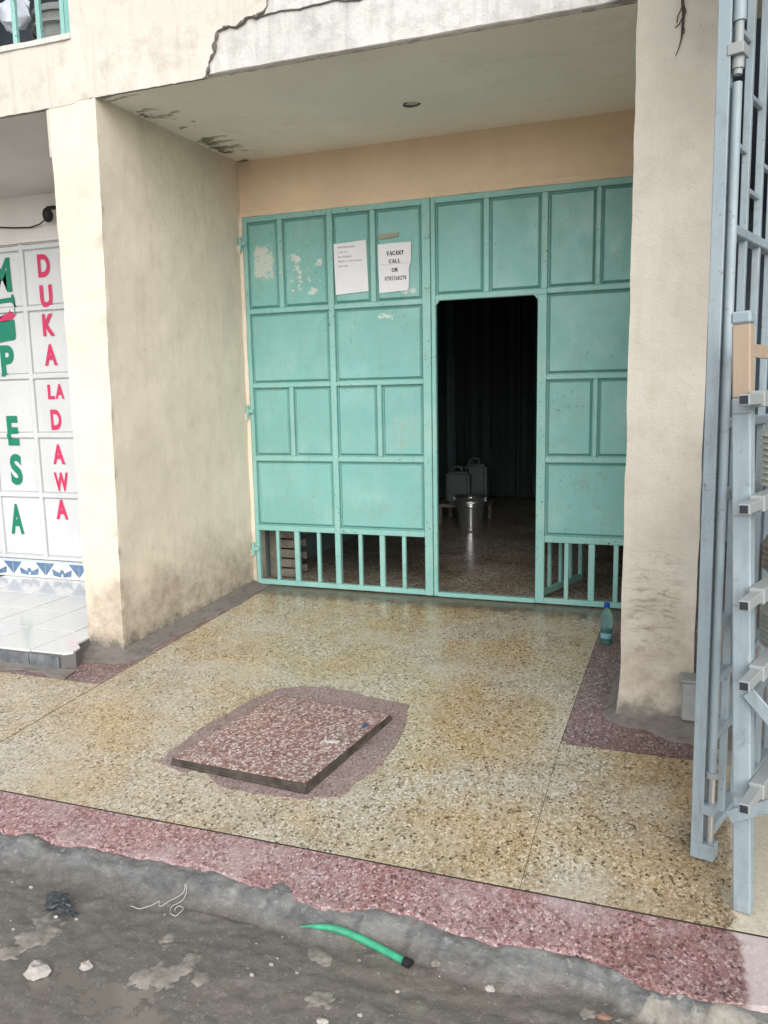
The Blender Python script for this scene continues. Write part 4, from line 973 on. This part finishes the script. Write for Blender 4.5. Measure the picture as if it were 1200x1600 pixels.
# ------------------------------------------------------------------ litter on the street
def gz(x, y): return street_z(x, y)
hp = [(1.852, -3.172), (1.90, -3.155), (1.955, -3.146), (2.01, -3.148), (2.07, -3.158), (2.13, -3.175), (2.187, -3.198)]
hp = [(1.857 + .329 * t, -3.146 + .085 * t * (1 - t) - .020 * t * t) for t in lin(0, 1, 13)]
HS = thing('hose_piece', (2.0, -3.14, -.2), 'short piece of bright green hose lying in the gutter', 'hose')
hz0 = [max(gz(x, y), gz(x, y + .010), gz(x, y - .010)) for x, y in hp]; hz = [sum(hz0[max(0, i - 2):i + 3]) / len(hz0[max(0, i - 2):i + 3]) for i in range(13)]
pth = [(x, y, (z + .004 if i else z + .0005)) for i, ((x, y), z) in enumerate(zip(hp, hz))]
obj('tube', tube(pth, [.002, .005, .0075, .009] + [.0105] * 9, 12), 'hose', HS, True)
obj('end_collar', tube([(hp[-1][0] - .004, hp[-1][1] + .001, hz[-1] + .005), (hp[-1][0] + .018, hp[-1][1] - .007, hz[-1] + .005)], .0135, 12), 'black', HS, True)
sp_ = [(1.300, -3.195), (1.325, -3.196), (1.35, -3.180), (1.372, -3.150), (1.385, -3.168), (1.405, -3.140), (1.43, -3.105), (1.425, -3.085), (1.44, -3.10), (1.443, -3.13), (1.425, -3.16), (1.438, -3.19), (1.46, -3.195), (1.468, -3.165), (1.455, -3.15), (1.44, -3.165), (1.45, -3.178)]
fine = []
for i in range(len(sp_) - 1):
    for k in range(4):
        t = k / 4; p0, p1, p2, p3 = (Vector(sp_[max(0, min(len(sp_) - 1, i + d))]) for d in (-1, 0, 1, 2))
        q = .5 * (2 * p1 + (p2 - p0) * t + (2 * p0 - 5 * p1 + 4 * p2 - p3) * t * t + (3 * p1 - p0 - 3 * p2 + p3) * t ** 3); fine.append(q)
o = obj('string', tube([(q.x, q.y, gz(q.x, q.y) + .0035 + .002 * math.sin(i)) for i, q in enumerate(fine)], .0012, 5), 'string', None, True, (1.4, -3.15, -.2))
tag(o, 'tangled length of thin white string on the muddy street', 'string')
z0 = gz(1.08, -3.26)
b = blob((1.082, -3.262, z0 + .018), (.048, .026, .022), 2, 3, .5); join(b, blob((1.140, -3.290, z0 + .012), (.035, .010, .010), 6, 3, .8))
for v in b.verts: v.co += noise.noise_vector(v.co * 24) * .010
o = obj('crumpled_bag', b, 'bagblack', None, False, (1.09, -3.265, z0)); tag(o, 'crumpled black plastic bag lying on the muddy street', 'bag')
# pale cement smears
def smear(blobs, seed, st=.006):
    x0 = min(q[0] - 1.6 * q[2] for q in blobs); x1 = max(q[0] + 1.6 * q[2] for q in blobs); y0 = min(q[1] - 1.6 * q[2] for q in blobs); y1 = max(q[1] + 1.6 * q[2] for q in blobs)
    nx, ny = int((x1 - x0) / st) + 1, int((y1 - y0) / st) + 1
    def fld(x, y):
        f = max(1 - math.hypot(x - q[0], y - q[1]) / q[2] for q in blobs)
        return f - .12 + .65 * noise.noise(Vector((x * 24, y * 24, seed))) + .5 * noise.noise(Vector((x * 70, y * 70, seed)))
    F = [[fld(x0 + i * st, y0 + j * st) for i in range(nx + 1)] for j in range(ny + 1)]
    b = bmesh.new(); V = {}
    def gv(i, j):
        if (i, j) not in V:
            x, y = x0 + i * st, y0 + j * st; V[i, j] = b.verts.new((x, y, gz(x, y) + max(-.0015, min(.0035, F[j][i] * .016)) + .0006 * noise.noise(Vector((x * 150, y * 150, 0)))))
        return V[i, j]
    for j in range(ny):
        for i in range(nx):
            if max(F[j][i], F[j][i + 1], F[j + 1][i], F[j + 1][i + 1]) > 0: b.faces.new((gv(i, j), gv(i + 1, j), gv(i + 1, j + 1), gv(i, j + 1)))
    return obj('cement_smear', b, 'smear', street, True)
smear([(1.075, -3.325, .035), (1.12, -3.345, .035), (1.13, -3.38, .045), (1.10, -3.42, .045), (1.08, -3.46, .04), (1.05, -3.50, .03)], 1)
smear([(1.52, -3.43, .045), (1.57, -3.41, .05), (1.605, -3.38, .04), (1.61, -3.34, .028), (1.615, -3.32, .02)], 2)
smear([(1.67, -3.39, .028)], 3); smear([(2.0, -3.362, .03), (2.03, -3.355, .028)], 4); smear([(1.495, -3.285, .026)], 5)
smear([(2.80, -3.19, .05), (2.87, -3.17, .05), (2.95, -3.18, .06), (3.02, -3.16, .06), (2.9, -3.215, .05)], 6)
smear([(2.675, -3.185, .022)], 7); smear([(1.93, -3.21, .03), (1.96, -3.215, .025)], 8)
# stones
for i, (x, y, r, lab) in enumerate(((1.224, -3.505, .030, 'pale grey angular stone, largest on the muddy street'), (1.338, -3.445, .017, 'white chipped stone lying between the two pale cement smears'), (2.425, -3.185, .011, 'small white pebble in the gutter right of the green hose'), (2.268, -3.152, .013, 'dark wet pebble in the gutter just right of the green hose'), (2.052, -3.425, .014, 'white pebble at the bottom edge of the picture, below the green hose'))):
    zz = gz(x, y); o = obj('stone', blob((x, y, zz + r * .35), (r * 1.15, r * .9, r * .7), i + 3, 2, .55), 'stone' if i != 3 else 'fillet', None, False, (x, y, zz)); tag(o, lab, 'stone')
zz = gz(2.715, -3.19); bb = blob((2.712, -3.188, zz + .003), (.022, .010, .007), 4, 2, .5); o = obj('brick_fragment', bb, 'brickbit', None, False, (2.71, -3.19, zz)); tag(o, 'small broken piece of red brick at the kerb foot', 'brick')
rnd = random.Random(11)
for i in range(60):
    x = rnd.uniform(.85, 2.9); y = rnd.uniform(-3.5, -3.17); r = rnd.choice((.002, .0025, .003, .0045, .006))
    if edge_y(x) - y < .08: continue
    zz = gz(x, y); o = obj('pebble', blob((x, y, zz + r * .3), (r * 1.3, r, r * .7), i, 1, .5), 'stone', None, False, (x, y, zz))
    o.data.materials[0] = M[rnd.choice(('stone', 'stone', 'smear', 'fillet'))]
    tag(o, 'tiny grit pebble scattered on the muddy street', 'pebble', 'grit pebbles on the street')
